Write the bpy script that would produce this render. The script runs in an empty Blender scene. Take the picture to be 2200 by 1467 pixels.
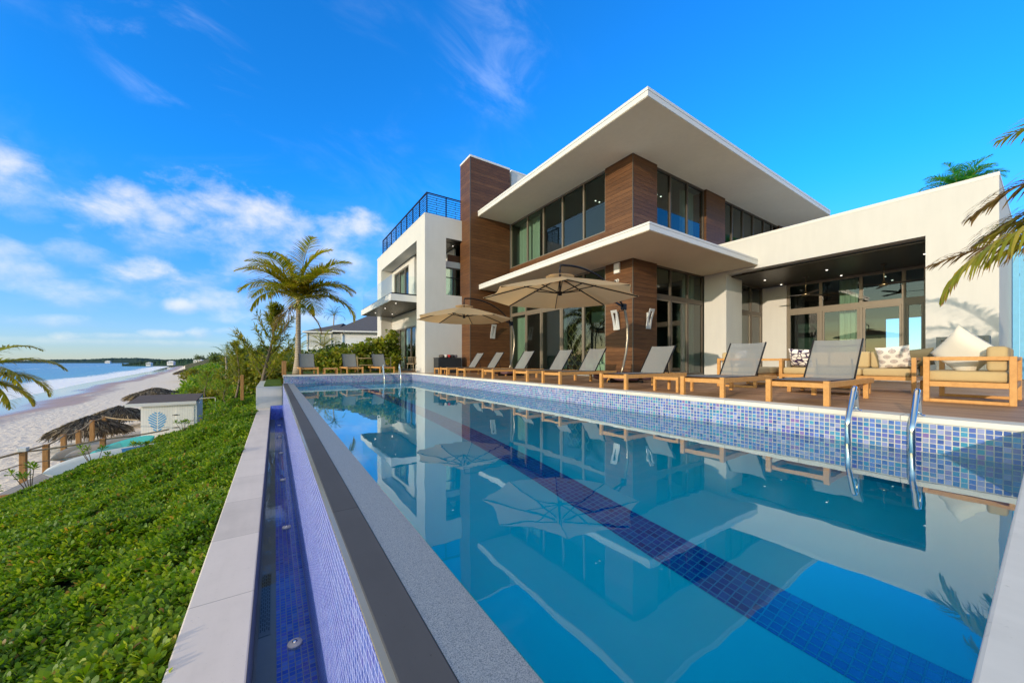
import bpy, bmesh, math, random
import numpy as np
from mathutils import Vector, Matrix
SC = bpy.context.scene
COL = SC.collection
R = math.radians
random.seed(7); RNG = np.random.default_rng(11)

# ------------------------------------------------------------------ camera
CAM_H = 0.60
cd = bpy.data.cameras.new('camera'); cam = bpy.data.objects.new('camera', cd); COL.objects.link(cam)
cd.sensor_width = 36.0; cd.lens = 769.0/2200*36.0; cd.shift_y = 41.8/2200.0; cd.clip_start = 0.05; cd.clip_end = 9000
cam.location = (0, 0, CAM_H); cam.rotation_euler = (R(90), 0, -math.atan(510/769.0))
SC.camera = cam
# ------------------------------------------------------------------ light
SUN_DIR = Vector((1, .26, -.17)).normalized()            # the way the light travels
SUN_EL = math.asin(-SUN_DIR.z)
SUN_AZ = math.atan2(-SUN_DIR.x, -SUN_DIR.y)              # clockwise from +Y
sd = bpy.data.lights.new('sun', 'SUN'); sun = bpy.data.objects.new('sun', sd); COL.objects.link(sun)
sd.energy = 2.05; sd.angle = R(0.5); sd.color = (1.0, 0.83, 0.62)
sun.rotation_euler = SUN_DIR.to_track_quat('-Z', 'Y').to_euler(); sun.location = (-30, -10, 20)
SC.view_settings.view_transform = 'Standard'; SC.view_settings.look = 'None'
SC.view_settings.exposure = 0.72; SC.view_settings.gamma = 1.0
SC.render.engine = 'CYCLES'
SC.cycles.use_denoising = True; SC.cycles.max_bounces = 10; SC.cycles.transparent_max_bounces = 16
SC.cycles.caustics_reflective = False; SC.cycles.caustics_refractive = True
SC.cycles.sample_clamp_indirect = 6.0

class NT:
    """small helper for building node trees"""
    def __init__(s, tree): s.t = tree; s.t.nodes.clear()
    def n(s, typ, ins=None, **kw):
        nd = s.t.nodes.new(typ)
        for k, v in kw.items(): setattr(nd, k, v)
        for k, v in (ins or {}).items():
            sk = nd.inputs[k]
            if isinstance(v, bpy.types.NodeSocket): s.t.links.new(v, sk)
            else: sk.default_value = v
        return nd
    def m(s, op, a, b=0.0, c=0.0, clamp=False):
        return s.n('ShaderNodeMath', {0: a, 1: b, 2: c}, operation=op, use_clamp=clamp).outputs[0]
    def v(s, op, a, b=(0, 0, 0), out=0):
        return s.n('ShaderNodeVectorMath', {0: a, 1: b}, operation=op).outputs[out]
    def mix(s, f, a, b, blend='MIX'):
        nd = s.n('ShaderNodeMix', data_type='RGBA', blend_type=blend)
        for k, v in ((0, f), (6, a), (7, b)):
            if isinstance(v, bpy.types.NodeSocket): s.t.links.new(v, nd.inputs[k])
            else: nd.inputs[k].default_value = v
        return nd.outputs[2]
    def ramp(s, f, stops, interp='LINEAR'):
        nd = s.n('ShaderNodeValToRGB', {0: f}); cr = nd.color_ramp; cr.interpolation = interp
        while len(cr.elements) < len(stops): cr.elements.new(0.5)
        for e, (p, c) in zip(cr.elements, stops):
            e.position = p; e.color = (*c, 1) if len(c) == 3 else c
        return nd.outputs[0]
    def smooth(s, x, a, b):
        return s.n('ShaderNodeMapRange', {0: x, 1: a, 2: b, 3: 0.0, 4: 1.0}, interpolation_type='SMOOTHSTEP').outputs[0]
    def noise(s, vec, scale, detail=4, rough=.55, out=0, dist=0.0):
        return s.n('ShaderNodeTexNoise', {'Vector': vec, 'Scale': scale, 'Detail': detail, 'Roughness': rough, 'Distortion': dist}).outputs[out]
    def bump(s, h, strength=.2, dist=.02):
        return s.n('ShaderNodeBump', {'Height': h, 'Strength': strength, 'Distance': dist}).outputs[0]

def C4(c): return (*c, 1.0)

# ------------------------------------------------------------------ sky
world = bpy.data.worlds.new('World'); SC.world = world; world.use_nodes = True
w = NT(world.node_tree)
sky = w.n('ShaderNodeTexSky', sky_type='NISHITA', sun_disc=False, sun_elevation=SUN_EL, sun_rotation=SUN_AZ,
          air_density=1.0, dust_density=0.0, ozone_density=3.0, altitude=0.0)
g = w.n('ShaderNodeTexCoord').outputs['Generated']
sx = w.n('ShaderNodeSeparateXYZ', {0: g}); dz = sx.outputs[2]
zz = w.m('MAXIMUM', dz, 0.0)
# cumulus: each cloud has a bearing, a height above the horizon and a size
def near(az, el, inner, outer):          # 1 inside `inner` degrees of a bearing, 0 beyond `outer`
    a_, e_ = R(az), R(el)
    d = w.v('DOT_PRODUCT', g, (math.sin(a_)*math.cos(e_), math.cos(a_)*math.cos(e_), math.sin(e_)), out=1)
    return w.smooth(d, math.cos(R(outer)), math.cos(R(inner)))
az = w.m('ARCTAN2', sx.outputs[0], sx.outputs[1]); el = w.m('ARCSINE', dz)
wv0 = w.v('MULTIPLY', g, (1, 1, 1.5))
warp = w.noise(wv0, 9.0, 3, .5); fine = w.noise(wv0, 13.0, 9, .66, dist=.2); fluff = w.m('SUBTRACT', w.m('ADD', w.m('MULTIPLY', warp, .75), w.m('MULTIPLY', fine, .65)), .70)
dens = None; top = None
YAW = math.atan(510/769)
for (u_, v_, ru, rv, amt) in [(40,395,105,62,.9),(235,450,95,52,1),(330,505,120,45,.75),(515,455,125,48,.9),(600,515,150,42,.75),(330,598,105,34,1),(180,555,90,26,.55),(55,590,95,34,.6),
    (435,600,60,22,.8),(390,655,36,17,.75),(765,505,72,36,.85),(700,565,120,46,.65),(190,640,150,30,.6),(560,570,110,34,.55),(520,650,130,24,.6),(120,690,150,14,.5),(620,690,120,16,.5),(20,540,80,26,.6),(420,520,110,30,.6),(150,726,34,11,.8),(250,724,80,9,.6),(350,720,45,10,.7),(430,716,24,12,.9),(500,712,34,8,.6),(300,737,240,8,.4),(720,640,70,20,.4)]:
    r0 = (u_-1100)/769; a0 = YAW + math.atan(r0); hh = math.sqrt(1+r0*r0); e0 = math.atan((775-v_)/769/hh)
    sa = 1.22*ru/769/(hh*hh); se = 1.22*rv/769/hh
    da = w.m('MULTIPLY', w.m('SUBTRACT', az, a0), 1/sa); de = w.m('MULTIPLY', w.m('SUBTRACT', el, e0), 1/se)
    low_ = w.m('MULTIPLY', w.m('MINIMUM', de, 0.0), .55)       # flatter undersides
    q = w.m('SUBTRACT', 1.0, w.m('ADD', w.m('MULTIPLY', da, da), w.m('ADD', w.m('MULTIPLY', de, de), w.m('MULTIPLY', low_, low_))))
    q = w.m('ADD', q, w.m('MULTIPLY', fluff, 5.2))
    k_ = w.m('MULTIPLY', w.smooth(q, -.5, 2.1), amt)
    tl = w.m('MULTIPLY', k_, w.smooth(w.m('ADD', w.m('ADD', de, w.m('MULTIPLY', da, -.45)), w.m('MULTIPLY', fluff, 2.2)), -.75, .75))
    dens = k_ if dens is None else w.m('MAXIMUM', dens, k_); top = tl if top is None else w.m('MAXIMUM', top, tl)
lit = w.m('DIVIDE', top, w.m('MAXIMUM', dens, .05), clamp=True)
cum = dens
ccol = w.mix(lit, (.36, .50, .68, 1), (.84, .79, .70, 1))
# cirrus: thin streaks higher up
wv = w.v('MULTIPLY', g, (1.0, 3.2, 2.2))
cn = w.noise(wv, 3.0, 8, .62, dist=.6)
ci = w.m('MULTIPLY', w.smooth(cn, .44, .78), w.m('MAXIMUM', near(-9.5, 33, 2.5, 8), w.m('MULTIPLY', near(31, 40.5, 1, 9), .5)))
ci2 = w.m('MULTIPLY', w.smooth(cn, .48, .85), w.m('MULTIPLY', near(0, 30, 10, 40), .16))
cir = w.m('MULTIPLY', w.m('MAXIMUM', ci, ci2), .34)
# deeper blue away from the sun, warmer and paler towards it
sdot = w.v('DOT_PRODUCT', g, tuple(-SUN_DIR), out=1)
blue = w.mix(w.smooth(dz, 0.0, .42), (.58, .76, 1.28, 1), (.12, 1.07, 1.95, 1))
grade = w.mix(w.smooth(sdot, .15, .65), blue, (2.9, 2.15, 1.45, 1))
hs = w.n('ShaderNodeHueSaturation', {'Saturation': 1.0, 'Value': 1.0, 'Color': w.mix(1.0, sky.outputs[0], grade, 'MULTIPLY')})
# bright warm patch added at the unseen zenith to light level surfaces
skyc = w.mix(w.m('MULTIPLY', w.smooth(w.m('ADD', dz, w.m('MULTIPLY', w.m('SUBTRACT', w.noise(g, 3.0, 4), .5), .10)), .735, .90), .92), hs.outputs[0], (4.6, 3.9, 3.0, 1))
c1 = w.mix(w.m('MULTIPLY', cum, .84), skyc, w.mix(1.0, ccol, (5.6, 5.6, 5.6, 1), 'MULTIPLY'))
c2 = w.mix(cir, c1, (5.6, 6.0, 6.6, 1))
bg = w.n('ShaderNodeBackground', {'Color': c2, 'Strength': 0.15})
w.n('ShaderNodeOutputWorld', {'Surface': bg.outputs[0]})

# ------------------------------------------------------------------ mesh helpers
class MB:
    def __init__(s): s.v = []; s.f = []; s.mi = []; s.cur = 0; s.sm = []
    def mat(s, i): s.cur = i; return s
    def add(s, vs, fs, smooth=False):
        b = len(s.v); s.v += [tuple(x) for x in vs]
        for f in fs: s.f.append([i+b for i in f]); s.mi.append(s.cur); s.sm.append(smooth)
        return s
    def box(s, x0, x1, y0, y1, z0, z1):
        v = [(x0,y0,z0),(x1,y0,z0),(x1,y1,z0),(x0,y1,z0),(x0,y0,z1),(x1,y0,z1),(x1,y1,z1),(x0,y1,z1)]
        return s.add(v, [(0,3,2,1),(4,5,6,7),(0,1,5,4),(1,2,6,5),(2,3,7,6),(3,0,4,7)])
    def cbox(s, c, d, rot=None):
        x, y, z = (q/2 for q in d); M = rot or Matrix.Identity(3); c = Vector(c)
        v = [c + M @ Vector(p) for p in [(-x,-y,-z),(x,-y,-z),(x,y,-z),(-x,y,-z),(-x,-y,z),(x,-y,z),(x,y,z),(-x,y,z)]]
        return s.add(v, [(0,3,2,1),(4,5,6,7),(0,1,5,4),(1,2,6,5),(2,3,7,6),(3,0,4,7)])
    def quad(s, a, b, c, d): return s.add([a, b, c, d], [(0,1,2,3)])
    def bar(s, a, b, w_, h_=None, up=(0,0,1)):
        a, b = Vector(a), Vector(b); d = b-a; L = d.length; d.normalize(); u = Vector(up)
        if abs(d.dot(u)) > .95: u = Vector((1,0,0))
        sdv = d.cross(u).normalized(); u = sdv.cross(d); M = Matrix((d, sdv, u)).transposed()
        return s.cbox((a+b)/2, (L, w_, h_ or w_), M)
    def tube(s, path, r, n=8, caps=True):
        P = [Vector([float(q) for q in p]) for p in path]; rr = r if hasattr(r, '__len__') else [r]*len(P)
        vs = []; fs = []; prev = None
        for i, p in enumerate(P):
            d = (P[min(i+1, len(P)-1)] - P[max(i-1, 0)]).normalized()
            u = prev if prev is not None else (Vector((0,0,1)) if abs(d.z) < .9 else Vector((1,0,0)))
            sdv = d.cross(u)
            if sdv.length < 1e-5: sdv = d.cross(Vector((0,1,0)))
            sdv.normalize(); u = sdv.cross(d).normalized(); prev = u
            for k in range(n):
                a = 2*math.pi*k/n; q = float(rr[i]); vs.append(p + (sdv*(q*math.cos(a)) + u*(q*math.sin(a))))
        for i in range(len(P)-1):
            for k in range(n):
                fs.append((i*n+k, i*n+(k+1)%n, (i+1)*n+(k+1)%n, (i+1)*n+k))
        if caps: fs.append(tuple(range(n))[::-1]); fs.append(tuple((len(P)-1)*n+k for k in range(n)))
        return s.add(vs, fs, True)
    def lathe(s, c, prof, n=20):
        c = Vector(c); vs = []; fs = []
        for r, z in prof:
            for k in range(n):
                a = 2*math.pi*k/n; vs.append(c + Vector((r*math.cos(a), r*math.sin(a), z)))
        for i in range(len(prof)-1):
            for k in range(n): fs.append((i*n+k, i*n+(k+1)%n, (i+1)*n+(k+1)%n, (i+1)*n+k))
        return s.add(vs, fs, True)
    def grid(s, fn, nu, nv, smooth=True, closed=False):
        vs = [fn(i/nu, j/nv) for j in range(nv+1) for i in range(nu+1)]
        fs = [(j*(nu+1)+i, j*(nu+1)+i+1, (j+1)*(nu+1)+i+1, (j+1)*(nu+1)+i) for j in range(nv) for i in range(nu)]
        return s.add(vs, fs, smooth)
    def build(s, name, mats, parent=None, bevel=0.0, loc=None, attrs=None, weld=False):
        me = bpy.data.meshes.new(name); me.from_pydata([tuple(v) for v in s.v], [], s.f)
        mats = mats if isinstance(mats, (list, tuple)) else [mats]
        for m_ in mats: me.materials.append(m_)
        me.polygons.foreach_set('material_index', s.mi); me.polygons.foreach_set('use_smooth', s.sm)
        if attrs:
            for an, vals in attrs.items():
                at = me.attributes.new(an, 'FLOAT', 'POINT'); at.data.foreach_set('value', np.asarray(vals, dtype=np.float32))
        o = bpy.data.objects.new(name, me); COL.objects.link(o)
        if parent is not None: o.parent = parent
        if loc is not None: o.location = loc
        if bevel:
            b = o.modifiers.new('bevel', 'BEVEL'); b.width = bevel; b.segments = 2; b.limit_method = 'ANGLE'
        return o

def np_mesh(name, V, F, mats, parent=None, attrs=None, smooth=False, mi=None):
    """V (n,3); F list of (k,m) int arrays"""
    me = bpy.data.meshes.new(name); V = np.asarray(V, dtype=np.float32)
    me.vertices.add(len(V)); me.vertices.foreach_set('co', V.ravel())
    tot = sum(f.size for f in F); npoly = sum(len(f) for f in F)
    me.loops.add(tot); me.polygons.add(npoly)
    me.loops.foreach_set('vertex_index', np.concatenate([f.ravel() for f in F]).astype(np.int32))
    ln = np.concatenate([np.full(len(f), f.shape[1]) for f in F]).astype(np.int32)
    st = np.concatenate([[0], np.cumsum(ln)[:-1]]).astype(np.int32)
    me.polygons.foreach_set('loop_start', st); me.polygons.foreach_set('loop_total', ln)
    if smooth: me.polygons.foreach_set('use_smooth', np.ones(npoly, dtype=bool))
    mats = mats if isinstance(mats, (list, tuple)) else [mats]
    for m_ in mats: me.materials.append(m_)
    if mi is not None: me.polygons.foreach_set('material_index', np.asarray(mi, dtype=np.int32))
    me.update(calc_edges=True)
    for an, vals in (attrs or {}).items():
        at = me.attributes.new(an, 'FLOAT', 'POINT'); at.data.foreach_set('value', np.asarray(vals, dtype=np.float32))
    o = bpy.data.objects.new(name, me); COL.objects.link(o)
    if parent is not None: o.parent = parent
    return o

def tag(o, label=None, cat=None, group=None, kind=None):
    if label: o['label'] = label
    if cat: o['category'] = cat
    if group: o['group'] = group
    if kind: o['kind'] = kind
    return o
def thing(name, label, cat, loc=(0,0,0), rz=0.0, group=None):
    o = bpy.data.objects.new(name, None); COL.objects.link(o); o.empty_display_size = .2
    o.location = loc; o.rotation_euler = (0, 0, rz)
    return tag(o, label, cat, group)
def dup(root, loc, rz=None, label=None, scale=None):
    def cp(o, par):
        c = o.copy(); COL.objects.link(c); c.parent = par
        for ch in list(o.children): cp(ch, c)
        return c
    r = cp(root, None); r.location = loc
    if rz is not None: r.rotation_euler = (0, 0, rz)
    if label: r['label'] = label
    if scale: r.scale = (scale,)*3
    return r

# ------------------------------------------------------------------ materials
def newmat(name):
    m_ = bpy.data.materials.new(name); m_.use_nodes = True; return m_, NT(m_.node_tree)
def finish(t, bsdf): t.n('ShaderNodeOutputMaterial', {'Surface': bsdf})
def pbsdf(t, col, rough=.5, spec=.5, metal=0.0, nrm=None, **ex):
    ins = {'Base Color': col, 'Roughness': rough, 'Specular IOR Level': spec, 'Metallic': metal}
    if nrm is not None: ins['Normal'] = nrm
    ins.update(ex)
    return t.n('ShaderNodeBsdfPrincipled', ins).outputs[0]
def oc(t): return t.n('ShaderNodeTexCoord').outputs['Object']
def plain(name, col, rough=.5, metal=0.0, spec=.5, var=.12, scale=6, bump=.0):
    m_, t = newmat(name); p = oc(t)
    n_ = t.noise(p, scale, 5)
    c = t.mix(n_, C4([x*(1-var) for x in col]), C4([min(1, x*(1+var)) for x in col]))
    nr = t.bump(t.noise(p, scale*12, 3), bump, .01) if bump else None
    finish(t, pbsdf(t, c, rough, spec, metal, nr)); return m_
def stucco(name, col, var=.06):
    m_, t = newmat(name); p = oc(t)
    a = t.noise(p, .9, 6, .6); b = t.noise(t.v('MULTIPLY', p, (3, 3, .35)), 2.2, 5, .6)
    f = t.m('ADD', t.m('MULTIPLY', a, .6), t.m('MULTIPLY', b, .4))
    c = t.mix(f, C4([x*(1-var*2) for x in col]), C4([min(1, x*(1+var)) for x in col]))
    h = t.noise(p, 90, 3)
    finish(t, pbsdf(t, c, .85, .2, nrm=t.bump(h, .25, .004))); return m_
def wood(name, cols, plank=None, axis=2, stretch=(1.2, 1.2, 26), rough=.45, groove=.35, plank_var=.5, off=0.0):
    """boards stacked along `axis`, grain along the other directions"""
    m_, t = newmat(name); p = oc(t)
    g1 = t.noise(t.v('MULTIPLY', p, stretch), 2.0, 7, .65, dist=.4)
    g2 = t.noise(p, .8, 3)
    f = t.m('ADD', t.m('MULTIPLY', g1, .75), t.m('MULTIPLY', g2, .25))
    if plank:
        sp = t.n('ShaderNodeSeparateXYZ', {0: p}); q = t.m('DIVIDE', t.m('ADD', sp.outputs[axis], off), plank)
        idn = t.n('ShaderNodeTexWhiteNoise', {'W': t.m('FLOOR', q)}, noise_dimensions='1D').outputs[0]
        f = t.m('ADD', f, t.m('MULTIPLY', t.m('SUBTRACT', idn, .5), plank_var*.3))
    c = t.ramp(f, [(.25, cols[0]), (.5, cols[1]), (.78, cols[2])])
    nr = None
    if plank:
        fr = t.m('FRACT', q); e = t.m('MINIMUM', fr, t.m('SUBTRACT', 1.0, fr))
        gv = t.smooth(e, .012, .05)
        c = t.mix(t.m('MULTIPLY', t.m('SUBTRACT', 1.0, gv), groove*2), c, C4([x*.3 for x in cols[0]]))
        nr = t.bump(gv, .5, .01)
    finish(t, pbsdf(t, c, rough, .35, nrm=nr)); return m_
def mosaic(name, axes, size, cols, grout, rough=.12, rip=0.0, gw=.055, spec=.6, coat=.3):
    m_, t = newmat(name); p = oc(t); sp = t.n('ShaderNodeSeparateXYZ', {0: p})
    a = t.m('DIVIDE', sp.outputs[axes[0]], size); b = t.m('DIVIDE', sp.outputs[axes[1]], size)
    cell = t.n('ShaderNodeCombineXYZ', {0: t.m('FLOOR', a), 1: t.m('FLOOR', b)}).outputs[0]
    wn = t.n('ShaderNodeTexWhiteNoise', {'Vector': cell}, noise_dimensions='3D')
    c = t.ramp(wn.outputs[0], [(i/max(1, len(cols)-1), cc) for i, cc in enumerate(cols)])
    sw = t.noise(p, 16, 4); c = t.mix(t.m('MULTIPLY', sw, .3), c, C4([x*.5 for x in cols[-1]]))
    ea = t.m('FRACT', a); eb = t.m('FRACT', b)
    da = t.m('MINIMUM', ea, t.m('SUBTRACT', 1.0, ea)); db = t.m('MINIMUM', eb, t.m('SUBTRACT', 1.0, eb))
    gm = t.smooth(t.m('MINIMUM', da, db), gw, gw+.035)
    c = t.mix(gm, C4(grout), c)
    tilt = t.m('MULTIPLY', wn.outputs[0], .35)
    h = t.m('ADD', gm, tilt)
    if rip:
        rn = t.noise(t.v('MULTIPLY', p, (6, 9, 2.6)), 5, 5, .6, dist=.5); h = t.m('ADD', h, t.m('MULTIPLY', rn, rip))
    ro = t.m('ADD', t.m('MULTIPLY', t.m('SUBTRACT', 1.0, gm), .5), rough)
    finish(t, pbsdf(t, c, ro, spec, nrm=t.bump(h, .35, .006), **{'Coat Weight': coat, 'Coat Roughness': .06})); return m_
def glass(name, tint=(.54, .73, .66), ior=1.62, boost=1.2, rough=.0):
    m_, t = newmat(name)
    fr = t.m('MULTIPLY', t.n('ShaderNodeFresnel', {'IOR': ior}).outputs[0], boost, clamp=True)
    tr = t.n('ShaderNodeBsdfTransparent', {'Color': C4(tint)}).outputs[0]
    gl = t.n('ShaderNodeBsdfGlossy', {'Color': (.95, .97, .96, 1), 'Roughness': rough}).outputs[0]
    finish(t, t.n('ShaderNodeMixShader', {0: fr, 1: tr, 2: gl}).outputs[0]); return m_
def leafmat(name, a, b, c, rough=.45, trans=.35, spec=.4, tipcol=None, dead=None, patch=.9):
    """leaf colour differs from leaf to leaf; `tip` attribute browns the ends"""
    m_, t = newmat(name); gm = t.n('ShaderNodeNewGeometry')
    r_ = gm.outputs['Random Per Island']
    col = t.ramp(r_, [(0, a), (.52, b), (.93, c), (.965, c), (.985, dead)] if dead else [(0, a), (.55, b), (1, c)])
    col = t.mix(1.0, col, t.ramp(t.noise(oc(t), patch, 4, .6), [(.32, (.62, .70, .8)), (.5, (1, 1, 1)), (.68, (1.3, 1.12, .8))]), 'MULTIPLY')
    if tipcol:
        at = t.n('ShaderNodeAttribute', attribute_name='tip').outputs['Fac']
        th = t.m('ADD', .62, t.m('MULTIPLY', r_, .3))
        col = t.mix(t.smooth(t.m('SUBTRACT', at, th), 0.0, .22), col, C4(tipcol))
    d = pbsdf(t, col, rough, spec)
    tl = t.n('ShaderNodeBsdfTranslucent', {'Color': t.mix(1.0, col, (1.6, 1.6, .6, 1), 'MULTIPLY')}).outputs[0]
    finish(t, t.n('ShaderNodeMixShader', {0: trans, 1: d, 2: tl}).outputs[0]); return m_
def emit(name, col, s):
    m_, t = newmat(name); finish(t, t.n('ShaderNodeEmission', {'Color': C4(col), 'Strength': s}).outputs[0]); return m_

M = {}
M['white'] = stucco('white_stucco', (.625, .61, .58), .08)
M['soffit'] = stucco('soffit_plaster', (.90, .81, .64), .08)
M['trim'] = plain('white_trim', (.66, .645, .61), .5, var=.03)
M['clad'] = wood('brown_cladding', [(.045, .019, .008), (.118, .050, .019), (.21, .095, .036)], plank=.155, axis=2, rough=.5, groove=.4, plank_var=.45)
M['teak'] = wood('teak', [(.42, .19, .055), (.56, .28, .085), (.66, .37, .13)], stretch=(7, 7, 7), rough=.5)
M['deck'] = wood('deck_boards', [(.25, .13, .065), (.44, .245, .125), (.62, .39, .22)], plank=.14, axis=0, stretch=(26, 1.1, 1), rough=.55, groove=.4, plank_var=.9)
M['darkwood'] = wood('dark_ceiling_boards', [(.028, .020, .014), (.055, .041, .028), (.085, .063, .043)], plank=.14, axis=0, stretch=(24, 1.2, 1), rough=.35, groove=.3)
M['frame'] = plain('bronze_aluminium', (.105, .085, .066), .42, .3, var=.1)
M['lightframe'] = plain('pale_bronze_aluminium', (.21, .175, .135), .42, .25, var=.1)
M['glass'] = glass('window_glass')
M['clear'] = glass('clear_glass', (.88, .95, .93), 1.25, .9)
M['black'] = plain('black_metal', (.012, .012, .014), .4, .4)
M['steel'] = plain('polished_steel', (.72, .73, .74), .09, 1.0, var=.04)
M['brass'] = plain('brushed_brass', (.55, .44, .26), .3, 1.0)
M['grey_plastic'] = plain('grey_lamp_metal', (.62, .62, .60), .35, .3, var=.04)
M['sling'] = None
M['tan'] = plain('tan_cushion_fabric', (.50, .37, .19), .9, var=.07, scale=4, bump=.15)
M['cream'] = plain('cream_cushion_fabric', (.78, .73, .63), .9, var=.05, scale=4, bump=.15)
M['purple'] = plain('purple_sandbag', (.115, .06, .075), .8, var=.2, bump=.3)
M['curtain'] = plain('pale_curtain', (.46, .45, .38), .9, var=.06)
M['inwall'] = plain('interior_plaster', (.27, .31, .28), .9, var=.05)
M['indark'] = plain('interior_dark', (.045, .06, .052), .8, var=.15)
M['infloor'] = plain('interior_floor', (.20, .16, .12), .4, var=.1)
def slabs(name, col, pitch):
    m_, t = newmat(name); p = oc(t); sp = t.n('ShaderNodeSeparateXYZ', {0: p}); q = t.m('DIVIDE', t.m('ADD', sp.outputs[1], t.m('MULTIPLY', sp.outputs[0], .0)), pitch)
    idn = t.n('ShaderNodeTexWhiteNoise', {'W': t.m('FLOOR', q)}, noise_dimensions='1D').outputs[0]
    n_ = t.noise(p, 2.2, 6, .65); st = t.noise(t.v('MULTIPLY', p, (5, .6, 5)), 1.6, 4)
    f = t.m('ADD', t.m('ADD', t.m('MULTIPLY', n_, .5), t.m('MULTIPLY', st, .35)), t.m('MULTIPLY', idn, .28))
    c = t.ramp(f, [(.3, [x*.80 for x in col]), (.62, col), (.85, [min(1, x*1.08) for x in col])])
    pit = t.smooth(t.noise(p, 55, 3), .66, .74); c = t.mix(t.m('MULTIPLY', pit, .35), c, C4([x*.5 for x in col]))
    fr = t.m('FRACT', q); e = t.m('MULTIPLY', t.m('MINIMUM', fr, t.m('SUBTRACT', 1.0, fr)), pitch); jt = t.smooth(e, .002, .006)
    c = t.mix(jt, C4([x*.55 for x in col]), c)
    finish(t, pbsdf(t, c, .75, .25, nrm=t.bump(t.m('SUBTRACT', jt, t.m('MULTIPLY', pit, .4)), .4, .005))); return m_
M['stone'] = slabs('coping_stone', (.70, .62, .54), 1.22)
M['coping'] = slabs('pool_coping_stone', (.74, .70, .62), .905)
M['darkstone'] = slabs('dark_basalt', (.088, .088, .094), 2.43)
M['plinth'] = plain('grey_plinth', (.33, .34, .34), .7, var=.06)
M['lamp'] = emit('downlight_glow', (1, .92, .78), 1.9)
M['rope'] = plain('rope', (.36, .26, .15), .95, bump=.6, scale=30)
M['post'] = wood('timber_post', [(.20, .09, .03), (.36, .18, .06), (.48, .27, .11)], stretch=(9, 9, 1.2), rough=.7)
M['greywood'] = wood('weathered_boards', [(.24, .21, .18), (.36, .32, .28), (.46, .42, .37)], plank=.14, axis=0, stretch=(20, 1.2, 4), rough=.8)

def speckle():
    m_, t = newmat('pebble_finish'); p = oc(t)
    n_ = t.noise(p, 260, 2, .5); b = t.noise(p, 9, 4)
    c = t.ramp(n_, [(.36, (.12, .15, .17)), (.5, (.33, .36, .37)), (.66, (.50, .51, .50))])
    c = t.mix(t.m('MULTIPLY', b, .5), c, (.26, .30, .33, 1))
    finish(t, pbsdf(t, c, .55, .5, nrm=t.bump(n_, .4, .003))); return m_
M['pebble'] = speckle()
multi = [(.018, .03, .26), (.06, .13, .50), (.14, .10, .45), (.02, .22, .44), (.25, .11, .40), (.05, .31, .50), (.13, .20, .62), (.03, .06, .36), (.36, .36, .62), (.06, .08, .42), (.02, .29, .42)]
M['tile_x'] = mosaic('iridescent_mosaic_side', (1, 2), .05, multi, (.60, .57, .48))
M['tile_y'] = mosaic('iridescent_mosaic_end', (0, 2), .05, multi, (.60, .57, .48))
blues = [(.03, .07, .60), (.06, .16, .84), (.13, .14, .80), (.03, .12, .72), (.15, .27, .90), (.08, .09, .66)]
M['tile_floor'] = mosaic('blue_mosaic_floor', (0, 1), .045, blues, (.22, .26, .42))
M['tile_wall'] = mosaic('wet_blue_mosaic_wall', (1, 2), .045, [(.08, .12, .50), (.14, .21, .66), (.12, .13, .56), (.25, .31, .74)], (.34, .38, .72), rip=2.2, rough=.16, coat=.0, spec=.4)
M['tile_lane'] = mosaic('blue_lane_mosaic', (0, 1), .065, [(.004, .018, .22), (.006, .05, .36), (.012, .03, .28), (.008, .09, .42), (.004, .03, .24)], (.03, .17, .40), coat=0)
def plaster():
    m_, t = newmat('turquoise_plaster'); p = oc(t)
    c = t.mix(t.noise(p, 1.3, 5), (.012, .40, .60, 1), (.02, .50, .68, 1))
    c = t.mix(t.m('MULTIPLY', t.noise(p, 120, 2), .25), c, (.0, .28, .5, 1))
    finish(t, pbsdf(t, c, .9, .1)); return m_
M['plaster'] = plaster()
def pool_water(name='pool_water_surface', ior=1.33, boost=1.65, bump=.018, tint=(.10, 1.20, 1.27)):
    m_, t = newmat(name); p = oc(t)
    h = t.noise(t.v('MULTIPLY', p, (1, .7, 1)), 1.6, 3, .5)
    nr = t.bump(h, bump, .12)
    f0 = t.n('ShaderNodeFresnel', {'IOR': ior, 'Normal': nr}).outputs[0]
    up = t.m('MINIMUM', t.m('MULTIPLY', f0, boost), .56)      # a strong mirror from above ...
    fr = t.n('ShaderNodeMix', {0: t.n('ShaderNodeNewGeometry').outputs['Backfacing'], 2: up, 3: f0}).outputs[0]   # ... plain water from below
    rf = t.n('ShaderNodeBsdfRefraction', {'Color': C4(tint), 'IOR': ior, 'Roughness': 0.0, 'Normal': nr}).outputs[0]
    gl = t.n('ShaderNodeBsdfGlossy', {'Color': (.84, .95, 1, 1), 'Roughness': 0.0, 'Normal': nr}).outputs[0]
    finish(t, t.n('ShaderNodeMixShader', {0: fr, 1: rf, 2: gl}).outputs[0]); return m_
M['water'] = pool_water()
def thin_water():
    m_, t = newmat('shallow_water'); p = oc(t)
    nr = t.bump(t.noise(p, 3, 3), .02, .1)
    fr = t.m('MULTIPLY', t.n('ShaderNodeFresnel', {'IOR': 1.33, 'Normal': nr}).outputs[0], .9, clamp=True)
    tr = t.n('ShaderNodeBsdfTransparent', {'Color': (.80, .92, 1, 1)}).outputs[0]
    gl = t.n('ShaderNodeBsdfGlossy', {'Roughness': .01, 'Normal': nr}).outputs[0]
    finish(t, t.n('ShaderNodeMixShader', {0: fr, 1: tr, 2: gl}).outputs[0]); return m_
M['thinwater'] = thin_water()
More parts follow.
